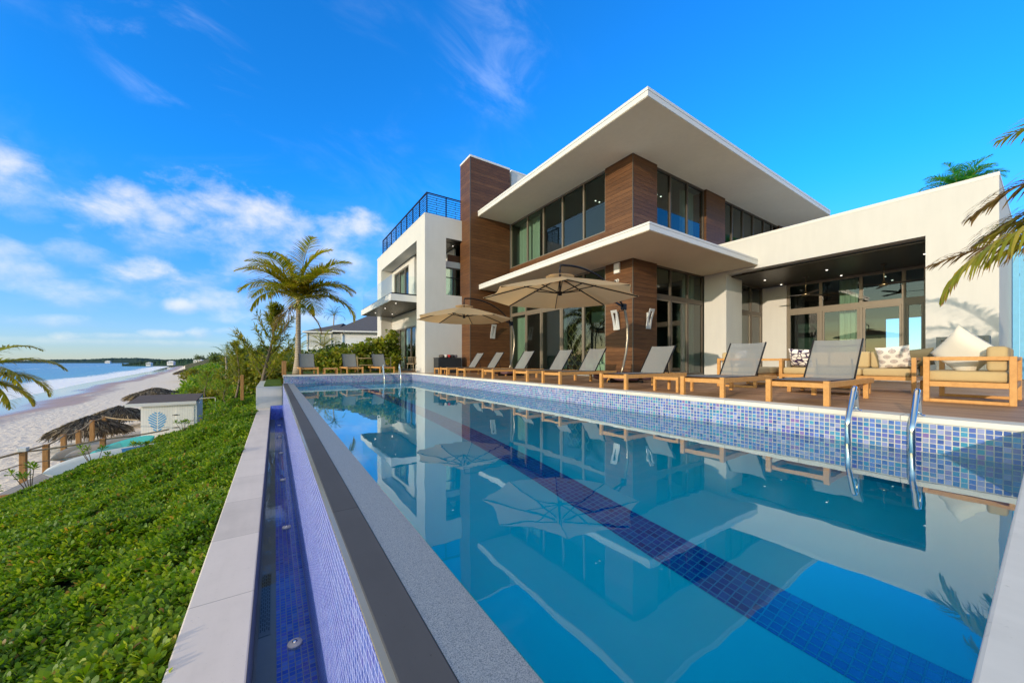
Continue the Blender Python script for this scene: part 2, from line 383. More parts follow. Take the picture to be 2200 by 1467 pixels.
def slingmat():
    m_, t = newmat('grey_sling_mesh'); p = oc(t)
    c = t.mix(t.noise(p, 60, 2), (.215, .22, .225, 1), (.27, .275, .28, 1))
    d = pbsdf(t, c, .75, .3)
    tr = t.n('ShaderNodeBsdfTransparent', {'Color': (.9, .9, .9, 1)}).outputs[0]
    finish(t, t.n('ShaderNodeMixShader', {0: .22, 1: d, 2: tr}).outputs[0]); return m_
M['sling'] = slingmat()
def canvas():
    m_, t = newmat('beige_canvas'); p = oc(t)
    c = t.mix(t.noise(p, 3, 5), (.62, .44, .245, 1), (.70, .51, .30, 1))
    nr = t.bump(t.noise(t.v('MULTIPLY', p, (1, 1, 3)), 3, 3), .3, .03)
    d = pbsdf(t, c, .9, .15, nrm=nr)
    tl = t.n('ShaderNodeBsdfTranslucent', {'Color': (.84, .52, .23, 1)}).outputs[0]
    finish(t, t.n('ShaderNodeMixShader', {0: .48, 1: d, 2: tl}).outputs[0]); return m_
M['canvas'] = canvas()
# ================================================================== setting
def interp(xs, ys):
    return lambda q: np.interp(q, xs, ys)
toe = interp([-120, 15, 18, 19.5, 21, 26, 30, 33, 37, 50, 73, 101, 232, 500, 900], [-9, -8.2, -8.1, -7.6, -6.6, -6.4, -5.5, -5.6, -7.6, -10.5, -12.2, -15, -36, -78, -140])
wet = interp([-120, 30, 54, 63, 90, 131, 295, 700, 900], [-15, -18.5, -21.2, -21.6, -24.6, -32, -50, -108, -150])
shore = interp([-900, -120, 0, 54, 93, 146, 320, 700, 1000], [10, -15, -24, -31, -36.5, -45, -66, -122, -170])
plate = interp([-120, 15.5, 18, 23, 45, 80, 140, 300, 900], [-1.72, -1.72, -1.2, -.14, -.1, .4, 1.5, 2.0, 6])
def hill_z(x, y):
    s = x - toe(y)
    z = np.minimum(-4.35 + .37*s - .006*np.maximum(s-3, 0)**1.5, plate(y) + .0*s)
    z = z + .12*np.sin(x*1.3+y*.7)*np.sin(y*.9-x*.4)*np.clip(s/3, 0, 1)*np.clip((plate(y)-z)*4+.25, 0, 1)
    return np.where((x > -.5) & (y < 17.2), np.minimum(z, -2.35), z)

def sandmat():
    m_, t = newmat('pale_sand'); p = oc(t)
    wt = t.n('ShaderNodeAttribute', attribute_name='wet').outputs['Fac']
    n_ = t.noise(p, .5, 5); wv = t.m('ADD', wt, t.m('MULTIPLY', t.m('SUBTRACT', t.noise(t.v('MULTIPLY', p, (.22, .05, 1)), 1, 4), .5), .55))
    dry = t.mix(n_, (.66, .55, .45, 1), (.76, .66, .55, 1)); wc = t.mix(n_, (.40, .26, .22, 1), (.50, .34, .28, 1))
    f = t.smooth(wv, .38, .55); c = t.mix(f, dry, wc)
    fine = t.m('ADD', t.noise(p, 2.6, 5, .6), t.m('MULTIPLY', t.n('ShaderNodeTexVoronoi', {'Vector': p, 'Scale': 2.2}).outputs['Distance'], .6))
    rip = t.m('MULTIPLY', fine, t.m('SUBTRACT', 1.0, f))
    nr = t.bump(rip, .9, .16)
    ro = t.m('ADD', .06, t.m('MULTIPLY', t.m('SUBTRACT', 1.0, t.smooth(wv, .45, .75)), .85))
    finish(t, pbsdf(t, c, ro, .5, nrm=nr)); return m_
def seamat():
    m_, t = newmat('sea_water'); p = oc(t)
    off = t.n('ShaderNodeAttribute', attribute_name='off').outputs['Fac']
    c = t.ramp(t.m('DIVIDE', off, 400.0, clamp=True), [(0, (.10, .34, .38)), (.06, (.03, .25, .37)), (.25, (.010, .16, .32)), (1, (.008, .09, .24))])
    q = t.v('MULTIPLY', p, (.16, .05, 1)); streak = t.noise(q, 1.0, 5, .6, dist=.4)
    fn = t.noise(t.v('MULTIPLY', p, (.9, .35, 1)), 1.0, 7, .7)
    # breakers: a dense lip near the sand, thinner lines behind
    wob = t.m('ADD', off, t.m('MULTIPLY', t.m('SUBTRACT', t.noise(t.v('MULTIPLY', p, (.02, .02, 1)), 1.0, 3), .5), 16))
    band1 = t.m('MULTIPLY', t.smooth(wob, 24, 4), 1.0)
    line2 = t.m('MULTIPLY', t.smooth(t.m('ABSOLUTE', t.m('SUBTRACT', wob, 75)), 7, 0), t.smooth(streak, .5, .66))
    fm = t.m('MAXIMUM', t.smooth(t.m('ADD', t.m('MULTIPLY', band1, .52), t.m('MULTIPLY', fn, .60)), .54, .74), t.m('MULTIPLY', line2, .8))
    bm = t.m('ADD', t.noise(t.v('MULTIPLY', p, (.55, .2, 1)), 1.0, 6, .6), t.m('MULTIPLY', t.noise(t.v('MULTIPLY', p, (.07, .03, 1)), 1.0, 3), 2.0))
    nr = t.bump(bm, .75, 1.0)
    w_ = pbsdf(t, c, .22, .22, nrm=nr); f_ = pbsdf(t, (.97, .95, .91, 1), .9, .1, nrm=t.bump(fn, 1.0, .5))
    finish(t, t.n('ShaderNodeMixShader', {0: fm, 1: w_, 2: f_}).outputs[0]); return m_
def soilmat():
    m_, t = newmat('dune_soil'); p = oc(t)
    c = t.mix(t.smooth(t.noise(p, .7, 6), .45, .6), (.045, .06, .018, 1), (.16, .125, .075, 1))
    finish(t, pbsdf(t, c, .95, .1, nrm=t.bump(t.noise(p, 6, 5), .8, .08))); return m_
def farland(name, a, b):
    m_, t = newmat(name); p = oc(t)
    c = t.mix(t.noise(p, .05, 6, .7), C4(a), C4(b)); finish(t, pbsdf(t, c, .95, .1, nrm=t.bump(t.noise(p, .12, 5), 1, 2.0))); return m_

def strip(name, Ys, cols, mat, attr=None, smooth=True):
    """cols(Y) -> list of (x, z, attrvalue)"""
    rows = [cols(y) for y in Ys]; n = len(rows[0])
    V = [(x, y, z) for y, r in zip(Ys, rows) for (x, z, a) in r]
    A = [a for r in rows for (x, z, a) in r]
    i = np.arange(len(Ys)-1)[:, None]*n + np.arange(n-1)[None, :]; i = i.ravel()
    F = np.stack([i, i+1, i+n+1, i+n], 1)
    return np_mesh(name, V, [F], mat, attrs={attr: A} if attr else None, smooth=smooth)
Yfine = np.concatenate([np.arange(-120, -10, 8), np.arange(-10, 60, .6), np.arange(60, 140, 2.0), np.arange(140, 420, 8), np.arange(420, 905, 30)])
ss = np.concatenate([[-1.5, -.6], np.arange(0, 14, .45), np.arange(14, 60, 3), [80, 140, 300]])
hillside = strip('hillside', Yfine, lambda y: [(toe(y)+s, float(hill_z(toe(y)+s, y)) - (.5 if s < 0 else 0), 0) for s in ss], soilmat())
tag(hillside, kind='structure')
def sand_cols(y):
    a, b, c = float(toe(y)), float(wet(y)), float(shore(y)); r = []
    for f in np.linspace(0, 1, 14): r.append((a+2.2-2.2*f, -3.95-.4*f, 0.0)) if f in (0, 1) else None
    for f in np.linspace(.05, 1, 22): r.append((a+(b-a)*f, -4.35-1.05*f**.8, .42*f**2.5))
    for f in np.linspace(.08, 1, 12): r.append((b+(c-b)*f, -5.40-.48*f, .42+.58*f))
    r.append((c-6, -6.15, 1.0)); r.append((c-40, -8.0, 1.0)); return r
beach = tag(strip('beach_sand', Yfine, sand_cols, sandmat(), 'wet'), kind='structure')
Ysea = np.concatenate([[-4000, -1500, -600], np.arange(-300, 60, 20), np.arange(60, 400, 8), np.arange(400, 1000, 40), [1300, 2000, 3500, 6000]])
sea = tag(strip('sea', Ysea, lambda y: [(float(shore(y)) - o, -5.87, float(o)) for o in
      [-3, 0, 2, 4, 7, 10, 14, 19, 25, 33, 43, 55, 70, 90, 120, 170, 250, 400, 700, 1500, 3500, 6000]], seamat(), 'off'), kind='structure')
# land beyond the hillside so that nothing floats, and the far shore
gm_ = MB(); gm_.quad((30, -400, -.9), (900, -400, -.9), (900, 900, -.9), (30, 900, -.9))
tag(gm_.build('ground', farland('scrub_ground', (.05, .07, .025), (.12, .11, .06))), kind='structure')
def pix(u, v, d):          # a bearing and a depth read off the photograph, used only to lay out far land
    th = math.atan(510/769); s_, c_ = math.sin(th), math.cos(th); r_ = (u-1100)/769
    return (d*(s_+r_*c_), d*(c_-r_*s_), .6+d*(775.3-v)/769)
def ridge(name, pts, depth, mat, jag, n=260, seedv=1):
    rg = np.random.default_rng(seedv); us = np.array([p[0] for p in pts]); ts = np.array([p[1] for p in pts])
    V = []; m = 6
    for k in range(n+1):
        u = us[0] + (us[-1]-us[0])*k/n; top = np.interp(u, us, ts)
        x, y, z = pix(u, top, depth); x2, y2, _ = pix(u, top, depth*1.25)
        h = z + 6.2
        for j in range(m+1):
            f = j/m; V.append((x+(x2-x)*f, y+(y2-y)*f, -6.2 + h*math.sin(min(1, f*1.6)*math.pi/2) + (rg.normal()*jag if j > 1 else 0)))
    i = (np.arange(n)[:, None]*(m+1) + np.arange(m)[None, :]).ravel()
    return np_mesh(name, V, [np.stack([i, i+1, i+m+2, i+m+1], 1)], mat)
tag(ridge('headland', [(-60, 776), (60, 774.5), (90, 772.4), (190, 771.5), (235, 768.5), (300, 768.2), (350, 772), (420, 773), (620, 768)], 1050, farland('far_headland_scrub', (.020, .048, .040), (.045, .075, .052)), .9, seedv=3), kind='structure')
tag(ridge('far_shore', [(262, 784), (300, 779), (345, 775), (400, 771), (460, 769), (520, 765), (640, 755)], 430, farland('far_shore_scrub', (.020, .050, .022), (.05, .085, .03)), .8, seedv=5), kind='structure')

# ------------------------------------------------------------------ deck, pool
XR, YF, YN, WZ = 5.65, 17.4, .07, -.35
dk = MB(); dk.box(XR+.30, 21, -6, 17.7, -.12, 0.0); dk.box(.30, XR+.30, YF+.30, 19.0, -.12, 0.0); dk.box(XR+.3, 7.2, 17.7, 27, -.12, -.002); dk.box(.28, XR+.30, -6, -.45, -2.2, -.002)
tag(dk.build('pool_deck', M['deck']), kind='structure')
lawn_m, lt = newmat('turf'); lp = oc(lt)
finish(lt, pbsdf(lt, lt.mix(lt.noise(lp, 30, 4), (.06, .12, .015, 1), (.15, .21, .04, 1)), .9, .1, nrm=lt.bump(lt.noise(lp, 160, 3), 1, .02)))
lw = MB(); lw.box(.4, XR+.3, 19.0, 24.5, -.2, -.03); tag(lw.build('lawn', lawn_m), kind='structure')

pool = thing('swimming_pool', 'long infinity swimming pool lined with blue glass mosaic', 'swimming pool', (0, 0, 0))
b = MB(); b.quad((.66, YN, -1.95), (XR, YN, -1.95), (XR, YF, -1.95), (.66, YF, -1.95))
b.quad((.66, YF, -1.95), (.66, YF, -.42), (.66, YN, -.42), (.66, YN, -1.95)); b.build('pool_floor', M['plaster'], pool)
b = MB(); b.quad((2.70, YN, -1.944), (3.12, YN, -1.944), (3.12, YF, -1.944), (2.70, YF, -1.944)); b.build('lane_line', M['tile_lane'], pool)
b = MB(); b.quad((XR, YN, -.80), (XR, YN, -.04), (XR, YF, -.04), (XR, YF, -.80)); b.build('tile_band', M['tile_x'], pool)
b = MB(); b.quad((XR, YN, -1.95), (XR, YN, -.80), (XR, YF, -.80), (XR, YF, -1.95)); b.quad((.44, YF, -1.95), (XR, YF, -1.95), (XR, YF, -.80), (.44, YF, -.80)); b.quad((.66, YN, -1.95), (.66, YN, -.4), (XR, YN, -.4), (XR, YN, -1.95)); b.build('pool_wall', M['plaster'], pool)
b = MB(); b.quad((.30, YF, -.80), (XR, YF, -.80), (XR, YF, -.04), (.30, YF, -.04)); b.build('tile_band', M['tile_y'], pool)
b = MB(); b.quad((XR, YN, -.40), (.30, YN, -.40), (.30, YN, -.04), (XR, YN, -.04)); b.build('tile_band', M['tile_y'], pool)
b = MB(); b.box(XR-.012, XR+.30, -.45, YF+.30, -.045, .012); b.box(.28, XR-.012, YF-.012, YF+.30, -.045, .012); b.box(.28, XR-.012, -.45, YN+.012, -.045, .012)
b.build('coping', M['coping'], pool, bevel=.008)
b = MB(); b.box(.295, .445, YN+.012, YF-.002, -1.0, -.325); b.build('infinity_edge', M['darkstone'], pool, bevel=.006)
b = MB(); y0, y1 = YN+.012, YF-.002
b.add([(.4452, y0, -.327), (.668, y0, -.3505), (.668, y1, -.3505), (.4452, y1, -.327), (.4452, y0, -.6), (.665, y0, -.6), (.665, y1, -.6), (.4452, y1, -.6)], [(0, 1, 2, 3), (1, 5, 6, 2), (4, 5, 1, 0)])
b.build('pebble_slope', M['pebble'], pool)
b = MB(); b.box(.272, .296, -3, YF-.002, -1.80, -.345); b.build('overflow_wall', M['tile_wall'], pool)
b = MB(); b.box(.272, .300, -3, YF-.002, -.343, -.329); b.build('edge_trim', plain('wet_stone_edge', (.30, .28, .22), .15), pool)
b = MB(); b.quad((.012, -3, -1.76), (.272, -3, -1.76), (.272, YF, -1.76), (.012, YF, -1.76)); b.build('basin_floor', M['tile_floor'], pool)
b = MB(); b.quad((-.14, -3, -1.756), (.012, -3, -1.756), (.012, YF, -1.756), (-.14, YF, -1.756)); b.quad((-.14, -3, -1.76), (-.14, YF, -1.76), (-.14, YF, -1.30), (-.14, -3, -1.30)); b.build('basin_channel', plain('grey_basin_render', (.17, .20, .22), .5, var=.15), pool)
b = MB(); b.quad((-.14, YF-.05, -1.80), (.272, YF-.05, -1.80), (.272, YF-.05, -1.2), (-.14, YF-.05, -1.2)); b.build('basin_end', mosaic('blue_mosaic_end_wall', (0, 2), .045, blues, (.2, .24, .4)), pool)
b = MB(); b.box(-.56, -.1402, -3, YF+.2, -2.6, -1.30); b.build('basin_coping', M['stone'], pool, bevel=.012)
gr = MB(); gz = -1.752
gr.box(-.118, -.030, 3.72, 4.80, gz, gz+.004); gro = gr.build('drain_grate', plain('grey_grate', (.15, .165, .17), .4, .3), pool, bevel=.002)
gr = MB()
for i in range(5):
    for j in range(15):
        x = -.108+i*.0155; y = 3.78+j*.066+(i % 2)*.02; gr.box(x, x+.008, y, y+.045, gz+.0045, gz+.0055)
gr.build('slots', M['black'], gro)
for y in (3.48, 5.98, 8.41, 10.9, 13.2, 15.6):
    l = MB(); l.lathe((.14, y, -1.758), [(0, .03), (.022, .03), (.024, .026), (.052, .022), (.056, .012), (.056, 0)], 22); lo = l.build('basin_light', plain('white_light_ring', (.80, .80, .78), .3, var=.02), pool)
    l = MB(); l.lathe((.14, y, -1.727), [(0, .003), (.018, .003), (.0205, .0)], 16); l.build('lens', M['steel'], lo)
b = MB(); b.quad((.60, YN, WZ), (XR, YN, WZ), (XR, YF, WZ), (.60, YF, WZ))
tag(b.build('pool_water', M['water']), kind='structure')
b = MB(); b.quad((-.139, -3, -1.744), (.271, -3, -1.744), (.271, YF-.06, -1.744), (-.139, YF-.06, -1.744)); tag(b.build('basin_water', M['thinwater']), kind='structure')
# planter at the far end of the overflow basin
pl = thing('planter_box', 'white rendered planter box topped with turf beyond the overflow basin', 'planter', (-.2, 20, -1.8))
b = MB(); b.box(-.42, .46, -2.4, 3.0, -.9, 1.36); b.build('box', M['white'], pl, bevel=.01)
b = MB(); b.box(-.16, .45, -2.37, 2.9, 1.362, 1.43); b.build('turf', lawn_m, pl)
# grab rails
def rail(loc, label, grp, mirror=1, name='pool_handrail'):
    h = thing(name, label, 'handrail', loc, 0, grp); m = MB(); s_ = mirror
    # local x towards the deck, z up from deck level
    P = [(.16, 0, -.05), (.16, 0, .20), (.155, 0, .235), (.135, 0, .262), (.105, 0, .268), (.075, 0, .25), (.055, 0, .22), (-.155, 0, -.04), (-.17, 0, -.075), (-.175, 0, -.12), (-.175, 0, -1.4)]
    P = [(.20, 0, -.05), (.20, 0, .215), (.192, 0, .25), (.165, 0, .275), (.13, 0, .278), (.10, 0, .255), (.08, 0, .225), (-.10, 0, -.055), (-.115, 0, -.09), (-.12, 0, -.13), (-.12, 0, -1.2)]
    m.tube(P, .027, 14); m.build('rail', M['steel'], h)
    f = MB(); f.lathe((.20, 0, .012), [(0, .012), (.03, .012), (.05, .006), (.052, 0)], 18); f.build('flange', M['steel'], h)
    return h
rail((XR-.02, 1.30, 0), 'polished steel pool handrail by the nearest lounger, left one of its pair', 'steel handrails at the pool edge')
rail((XR-.02, .80, 0), 'polished steel pool handrail nearest the cream pillow, right one of its pair', 'steel handrails at the pool edge')
for x, lb in ((4.28, 'thin steel handrail at the far pool end, left one of its pair'), (5.05, 'thin steel handrail at the far pool end, right one of its pair')):
    h = rail((x, YF-.02, 0), lb, 'steel handrails at the pool edge'); h.rotation_euler = (0, 0, R(90)); h.scale = (1, 1, 1.5)
# ================================================================== house
house = thing('modern_house', 'modern white two storey house with brown clad tower and flat overhanging roofs', 'house', (0, 0, 0))
FX, FY = 10.58, 8.20           # sea front and pool front of the main block
TX0, TX1, TY0, TY1 = 8.21, 10.60, 16.19, 17.15
WX = 15.40                     # front of the loggia wing
def P_(name, mat, fn, parent=None, bevel=0.0):
    m = MB(); fn(m); return m.build(name, mat, parent or house, bevel)
# roofs and canopies with a two-step fascia
def slab(name, x0, x1, y0, y1, z0, z1):
    o = P_(name, M['trim'], lambda m: (m.box(x0, x1, y0, y1, z0+.012, z0+.165), m.box(x0+.012, x1-.012, y0+.012, y1-.012, z0+.165, z0+.177), m.box(x0-.006, x1+.006, y0-.006, y1+.006, z0+.177, z1)))
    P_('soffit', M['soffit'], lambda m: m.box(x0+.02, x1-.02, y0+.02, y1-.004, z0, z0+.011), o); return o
slab('roof', 8.65, 23.5, 6.21, TY0-.003, 7.97, 8.235)
slab('canopy', 8.71, WX-.003, 6.20, TY0-.003, 4.25, 4.49)
P_('tower', M['clad'], lambda m: m.box(TX0, TX1, TY0, TY1+.2, -.05, 10.90))
P_('tower_cap', M['trim'], lambda m: m.box(TX0-.012, TX1+.01, TY0-.012, TY1+.21, 10.90, 11.0))
for q in ((TX0-.006, TX0+.022, TY0-.006, TY0+.022, -.04, 10.895), (FX-.007, FX+.022, FY-.007, FY+.022, 4.50, 7.965), (FX-.007, FX+.022, FY-.007, FY+.022, .01, 4.245)):
    P_('corner_strip', M['frame'], lambda m: m.box(*q))
P_('stair_wall', M['white'], lambda m: (m.box(TX1+.004, TX1+.2, TY0+.35, TY1, 7.9, 10.96), m.box(TX1+.2, 15.5, TY0+.15, TY1+2, 7.9, 10.96)))
P_('stair_cap', M['trim'], lambda m: m.box(TX1+.19, 15.52, TY0+.13, TY1+2.02, 10.96, 11.05))
# corner piers (brown)
P_('pier', M['clad'], lambda m: m.box(FX, 11.97, FY, 9.46, -.05, 4.248))
P_('pier', M['clad'], lambda m: m.box(FX, 11.99, FY, 9.48, 4.492, 7.968))
P_('pier', M['clad'], lambda m: m.box(15.46, 17.06, FY, 9.0, 4.6, 7.968))
P_('pier', M['clad'], lambda m: m.box(22.9, 24.2, FY, 9.0, 4.6, 7.968))
P_('spandrel', M['clad'], lambda m: m.box(FX+.002, FX+.22, 9.482, TY0-.002, 4.492, 5.56))
P_('spandrel', M['clad'], lambda m: (m.box(11.992, 15.458, FY+.06, FY+.25, 4.492, 5.1), m.box(17.062, 22.898, FY+.06, FY+.25, 4.492, 5.1)))

def window(axis, plane, a, z, parent=house, name='window', fw=.07, fd=.11, mat='frame', trans=(), doors=(), tw=.09, pane='glass', flip=1):
    """axis 'x': a window lying in the plane x=plane spanning y in a[0]..a[-1], with mullions at a[1:-1]"""
    m = MB(); z0, z1 = z
    def bx(p0, p1, q0, q1, d=fd, o=0.0):
        if axis == 'x': m.box(plane-d/2+o, plane+d/2+o, p0, p1, q0, q1)
        else: m.box(p0, p1, plane-d/2+o, plane+d/2+o, q0, q1)
    lo, hi = min(a), max(a)
    bx(lo, hi, z0, z0+fw); bx(lo, hi, z1-fw, z1)
    for k, q in enumerate(sorted(a)):
        h = fw/2 if lo < q < hi else fw
        q0 = q - (h if q > lo else 0); q1 = q + (h if q < hi else 0)
        if lo < q < hi: bx(q-fw/2, q+fw/2, z0+fw, z1-fw, fd-.004)
        elif q == lo: bx(lo, lo+fw, z0+fw, z1-fw, fd-.004)
        else: bx(hi-fw, hi, z0+fw, z1-fw, fd-.004)
    for zt in trans: bx(lo+fw, hi-fw, zt-tw/2, zt+tw/2, fd-.012)
    fr = m.build(name, M[mat], parent)
    pm = MB()
    if axis == 'x': pm.quad((plane, hi-.01, z0+.01), (plane, lo+.01, z0+.01), (plane, lo+.01, z1-.01), (plane, hi-.01, z1-.01))
    else: pm.quad((lo+.01, plane, z0+.01), (hi-.01, plane, z0+.01), (hi-.01, plane, z1-.01), (lo+.01, plane, z1-.01))
    pm.build('pane', M[pane], fr)
    if doors:      # lighter sliding sash frames inside the lower bays
        d = MB(); zt = trans[0] if trans else z1
        for p0, p1 in doors:
            def dbx(u0, u1, q0, q1):
                if axis == 'x': d.box(plane-.035, plane+.035, u0, u1, q0, q1)
                else: d.box(u0, u1, plane-.035, plane+.035, q0, q1)
            dbx(p0, p0+.06, z0+fw, zt-tw/2); dbx(p1-.06, p1, z0+fw, zt-tw/2); dbx(p0+.06, p1-.06, zt-tw/2-.06, zt-tw/2-.001); dbx(p0+.06, p1-.06, z0+fw, z0+fw+.07)
        d.build('sash', M['lightframe'], fr)
    return fr
# sea-front glazing
window('x', FX+.12, [9.485, 10.71, 12.017, 13.371, 14.668, TY0-.004], (5.56, 7.966), mat='lightframe')
ym = [9.465, 10.723, 12.11, 13.549, 14.808, TY0-.004]
window('x', FX+.12, ym, (.03, 4.246), mat='lightframe', trans=(3.05,), doors=[(ym[i]+.036, ym[i+1]-.036) for i in range(1, 4)], tw=.16, fw=.09)
# pool-front glazing
window('y', FY+.15, [11.99, 13.0, 14.2, 15.457], (5.1, 7.966))
window('y', FY+.15, [17.062, 17.94, 18.99, 20.07, 21.28, 22.3, 22.898], (5.1, 7.966))
xm = [11.975, 13.03, 14.235, 15.39]
window('y', FY+.15, xm, (.03, 4.246), trans=(3.08,), tw=.18, doors=[(xm[0]+.05, xm[1]-.04), (xm[1]+.04, xm[2]-.04)])
P_('plinth', M['plinth'], lambda m: (m.box(FX-.03, FX+.05, 9.47, TY0-.004, -.03, .028), m.box(11.98, WX-.004, FY+.02, FY+.10, -.03, .028)))
# main block interior
P_('floor', M['infloor'], lambda m: m.box(FX+.2, 24, FY+.22, TY0+.9, -.04, .02))
P_('upper_floor', M['inwall'], lambda m: m.box(FX+.24, 24, FY+.27, TY0+.9, 4.26, 4.46))
P_('ceiling', M['inwall'], lambda m: m.box(FX+.24, 24, FY+.26, TY0+.9, 7.90, 7.964))
P_('linear_vent', M['black'], lambda m: (m.box(12.6, 12.64, 9.6, 14.6, 7.885, 7.899), m.box(12.80, 12.84, 9.6, 14.6, 7.885, 7.899)))
P_('inner_wall', M['inwall'], lambda m: (m.box(TX1+.003, 24, TY0+.02, TY0+.2, .02, 7.9), m.box(17.2, 17.4, FY+.3, TY0, .02, 4.25), m.box(20, 20.2, FY+3.5, TY0, 4.47, 7.9)))
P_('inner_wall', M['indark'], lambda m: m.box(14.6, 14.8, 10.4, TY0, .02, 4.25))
P_('far_wall', M['white'], lambda m: (m.box(24, 24.2, FY+.8, TY0+.9, -.05, 7.966), m.box(17.4, 24, FY+.06, FY+.2, -.05, 4.49)))
def curtain(x0, y0, x1, y1, z0, z1, name='curtain', parent=house):
    n = 60; m = MB(); L = math.hypot(x1-x0, y1-y0); nx, ny = -(y1-y0)/L, (x1-x0)/L
    def fn(u, v):
        a = .035*math.sin(u*L*38) + .012*math.sin(u*L*91+1); return (x0+(x1-x0)*u+nx*a, y0+(y1-y0)*u+ny*a, z0+(z1-z0)*v)
    m.grid(fn, int(L*60)+8, 1); return m.build(name, M['curtain'], parent)
curtain(FX+.45, 14.1, FX+.45, 15.9, 4.5, 7.88); curtain(FX+.45, 15.3, FX+.45, 16.1, .05, 4.2); curtain(14.5, FY+.5, 15.3, FY+.5, .05, 4.2); curtain(14.3, FY+.5, 15.3, FY+.5, 4.5, 7.88)
def dl(x, y, z, parent=house, s=.034):
    m = MB(); m.lathe((x, y, z-.012), [(0, 0), (s*.8, 0), (s, .004), (s, .012)], 14); return m.build('downlight', M['lamp'], parent)
for x, y in ((12.2, 11.5), (12.45, 11.5), (14.0, 9.6), (14.3, 9.6), (19.5, 10.5), (19.8, 10.5)): dl(x, y, 7.9)
for x, y in ((13.2, 9.4), (13.4, 11.4)): dl(x, y, 4.25)
# white seaward block
BX, BY, BYE, BZ = 6.20, 17.15, 27.0, 7.95
P_('block_wall', M['white'], lambda m: (m.box(BX, BX+.74, BY, 18.385, -.05, 6.90), m.box(BX, BX+.74, 25.86, BYE, -.05, 6.90), m.box(BX, BX+.74, BY, BYE, 6.90, BZ-.07),
    m.box(BX+.74, 7.32, BY, BY+.5, -.05, 6.90), m.box(7.32, 11, BY, BY+.5, -.05, 3.99), m.box(BX+.74, 11, BY, BY+.5, 6.90, BZ-.07), m.box(9.2, 11, BY, BY+.5, 3.99, 6.9)))
P_('block_cap', M['trim'], lambda m: m.box(BX-.008, 11.5, BY-.008, BYE+.02, BZ-.07, BZ))
IX = 6.93
P_('inner_front', M['white'], lambda m: (m.box(IX, IX+.2, 18.386, 20.73, -.05, 3.62), m.box(IX, IX+.2, 25.34, 25.86, -.05, 3.62), m.box(IX, IX+.2, 20.73, 25.34, 2.72, 3.62),
    m.box(IX, IX+.2, 21.07, 22.06, 4.0, 6.84), m.box(IX, IX+.2, 25.3, 25.86, 4.0, 6.84), m.box(IX, IX+.2, 22.06, 25.3, 6.58, 6.84), m.box(IX, IX+1.4, 20.98, 21.07, 4.0, 6.84), m.box(IX+1.4, IX+1.5, 18.4, 21, 4.0, 6.84)))
P_('recess_ceiling', M['darkwood'], lambda m: (m.box(BX+.74, 11, BY+.5, BYE-.1, 6.85, 6.898), m.box(7.33, 9.19, BY+.02, BY+.5, 6.87, 6.897)))
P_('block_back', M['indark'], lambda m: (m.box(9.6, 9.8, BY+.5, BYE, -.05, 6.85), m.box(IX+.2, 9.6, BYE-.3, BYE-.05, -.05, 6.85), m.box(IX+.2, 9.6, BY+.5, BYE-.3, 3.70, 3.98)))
window('x', IX+.10, [20.735, 21.82, 22.995, 24.19, 25.335], (.05, 2.715), mat='lightframe', pane='glass')
window('x', IX+.10, [22.065, 22.995, 24.19, 25.295], (4.0, 6.575), mat='lightframe')
curtain(IX+.4, 23.4, IX+.4, 25.2, .1, 2.7); curtain(IX+.4, 24.2, IX+.4, 25.2, 4.0, 6.55)
window('y', BY+.42, [7.33, 7.9, 8.5, 9.19], (3.995, 5.52), mat='frame'); window('y', BY+.25, [7.33, 9.19], (3.995, 4.96), mat='black', pane='clear', fw=.025)
P_('recess_beam', M['clad'], lambda m: m.box(7.6, 9.19, BY+.40, BY+.5, 5.84, 6.2)); P_('recess_beam', M['white'], lambda m: m.box(7.33, 9.19, BY+.38, BY+.5, 5.525, 5.838))
# balcony
bal = P_('balcony', M['trim'], lambda m: m.box(4.87, BX+.72, 18.37, 25.80, 3.665, 4.0))
P_('soffit_boards', M['darkwood'], lambda m: m.box(4.95, BX+.70, 18.45, 25.72, 3.652, 3.664), bal)
P_('glass_railing', M['clear'], lambda m: [m.quad((4.96, y1-.012, 4.04), (4.96, y0+.012, 4.04), (4.96, y0+.012, 5.0), (4.96, y1-.012, 5.0)) for y0, y1 in zip(np.linspace(18.42, 25.75, 6)[:-1], np.linspace(18.42, 25.75, 6)[1:])] + [m.quad((4.975, 18.42, 4.04), (BX, 18.42, 4.04), (BX, 18.42, 5.0), (4.975, 18.42, 5.0)), m.quad((4.975, 25.75, 4.04), (BX, 25.75, 4.04), (BX, 25.75, 5.0), (4.975, 25.75, 5.0))], bal)
P_('railing_channel', M['black'], lambda m: (m.box(4.93, 5.0, 18.39, 25.78, 4.001, 4.07), m.box(5.0, BX-.003, 18.39, 18.45, 4.001, 4.07)), bal)
for x, y in ((5.35, 19.2), (5.35, 21.4), (5.35, 23.8), (6.4, 18.8), (6.4, 23.8)): dl(x, y, 3.654, bal, .036)
dl(8.1, BY+.9, 6.86)
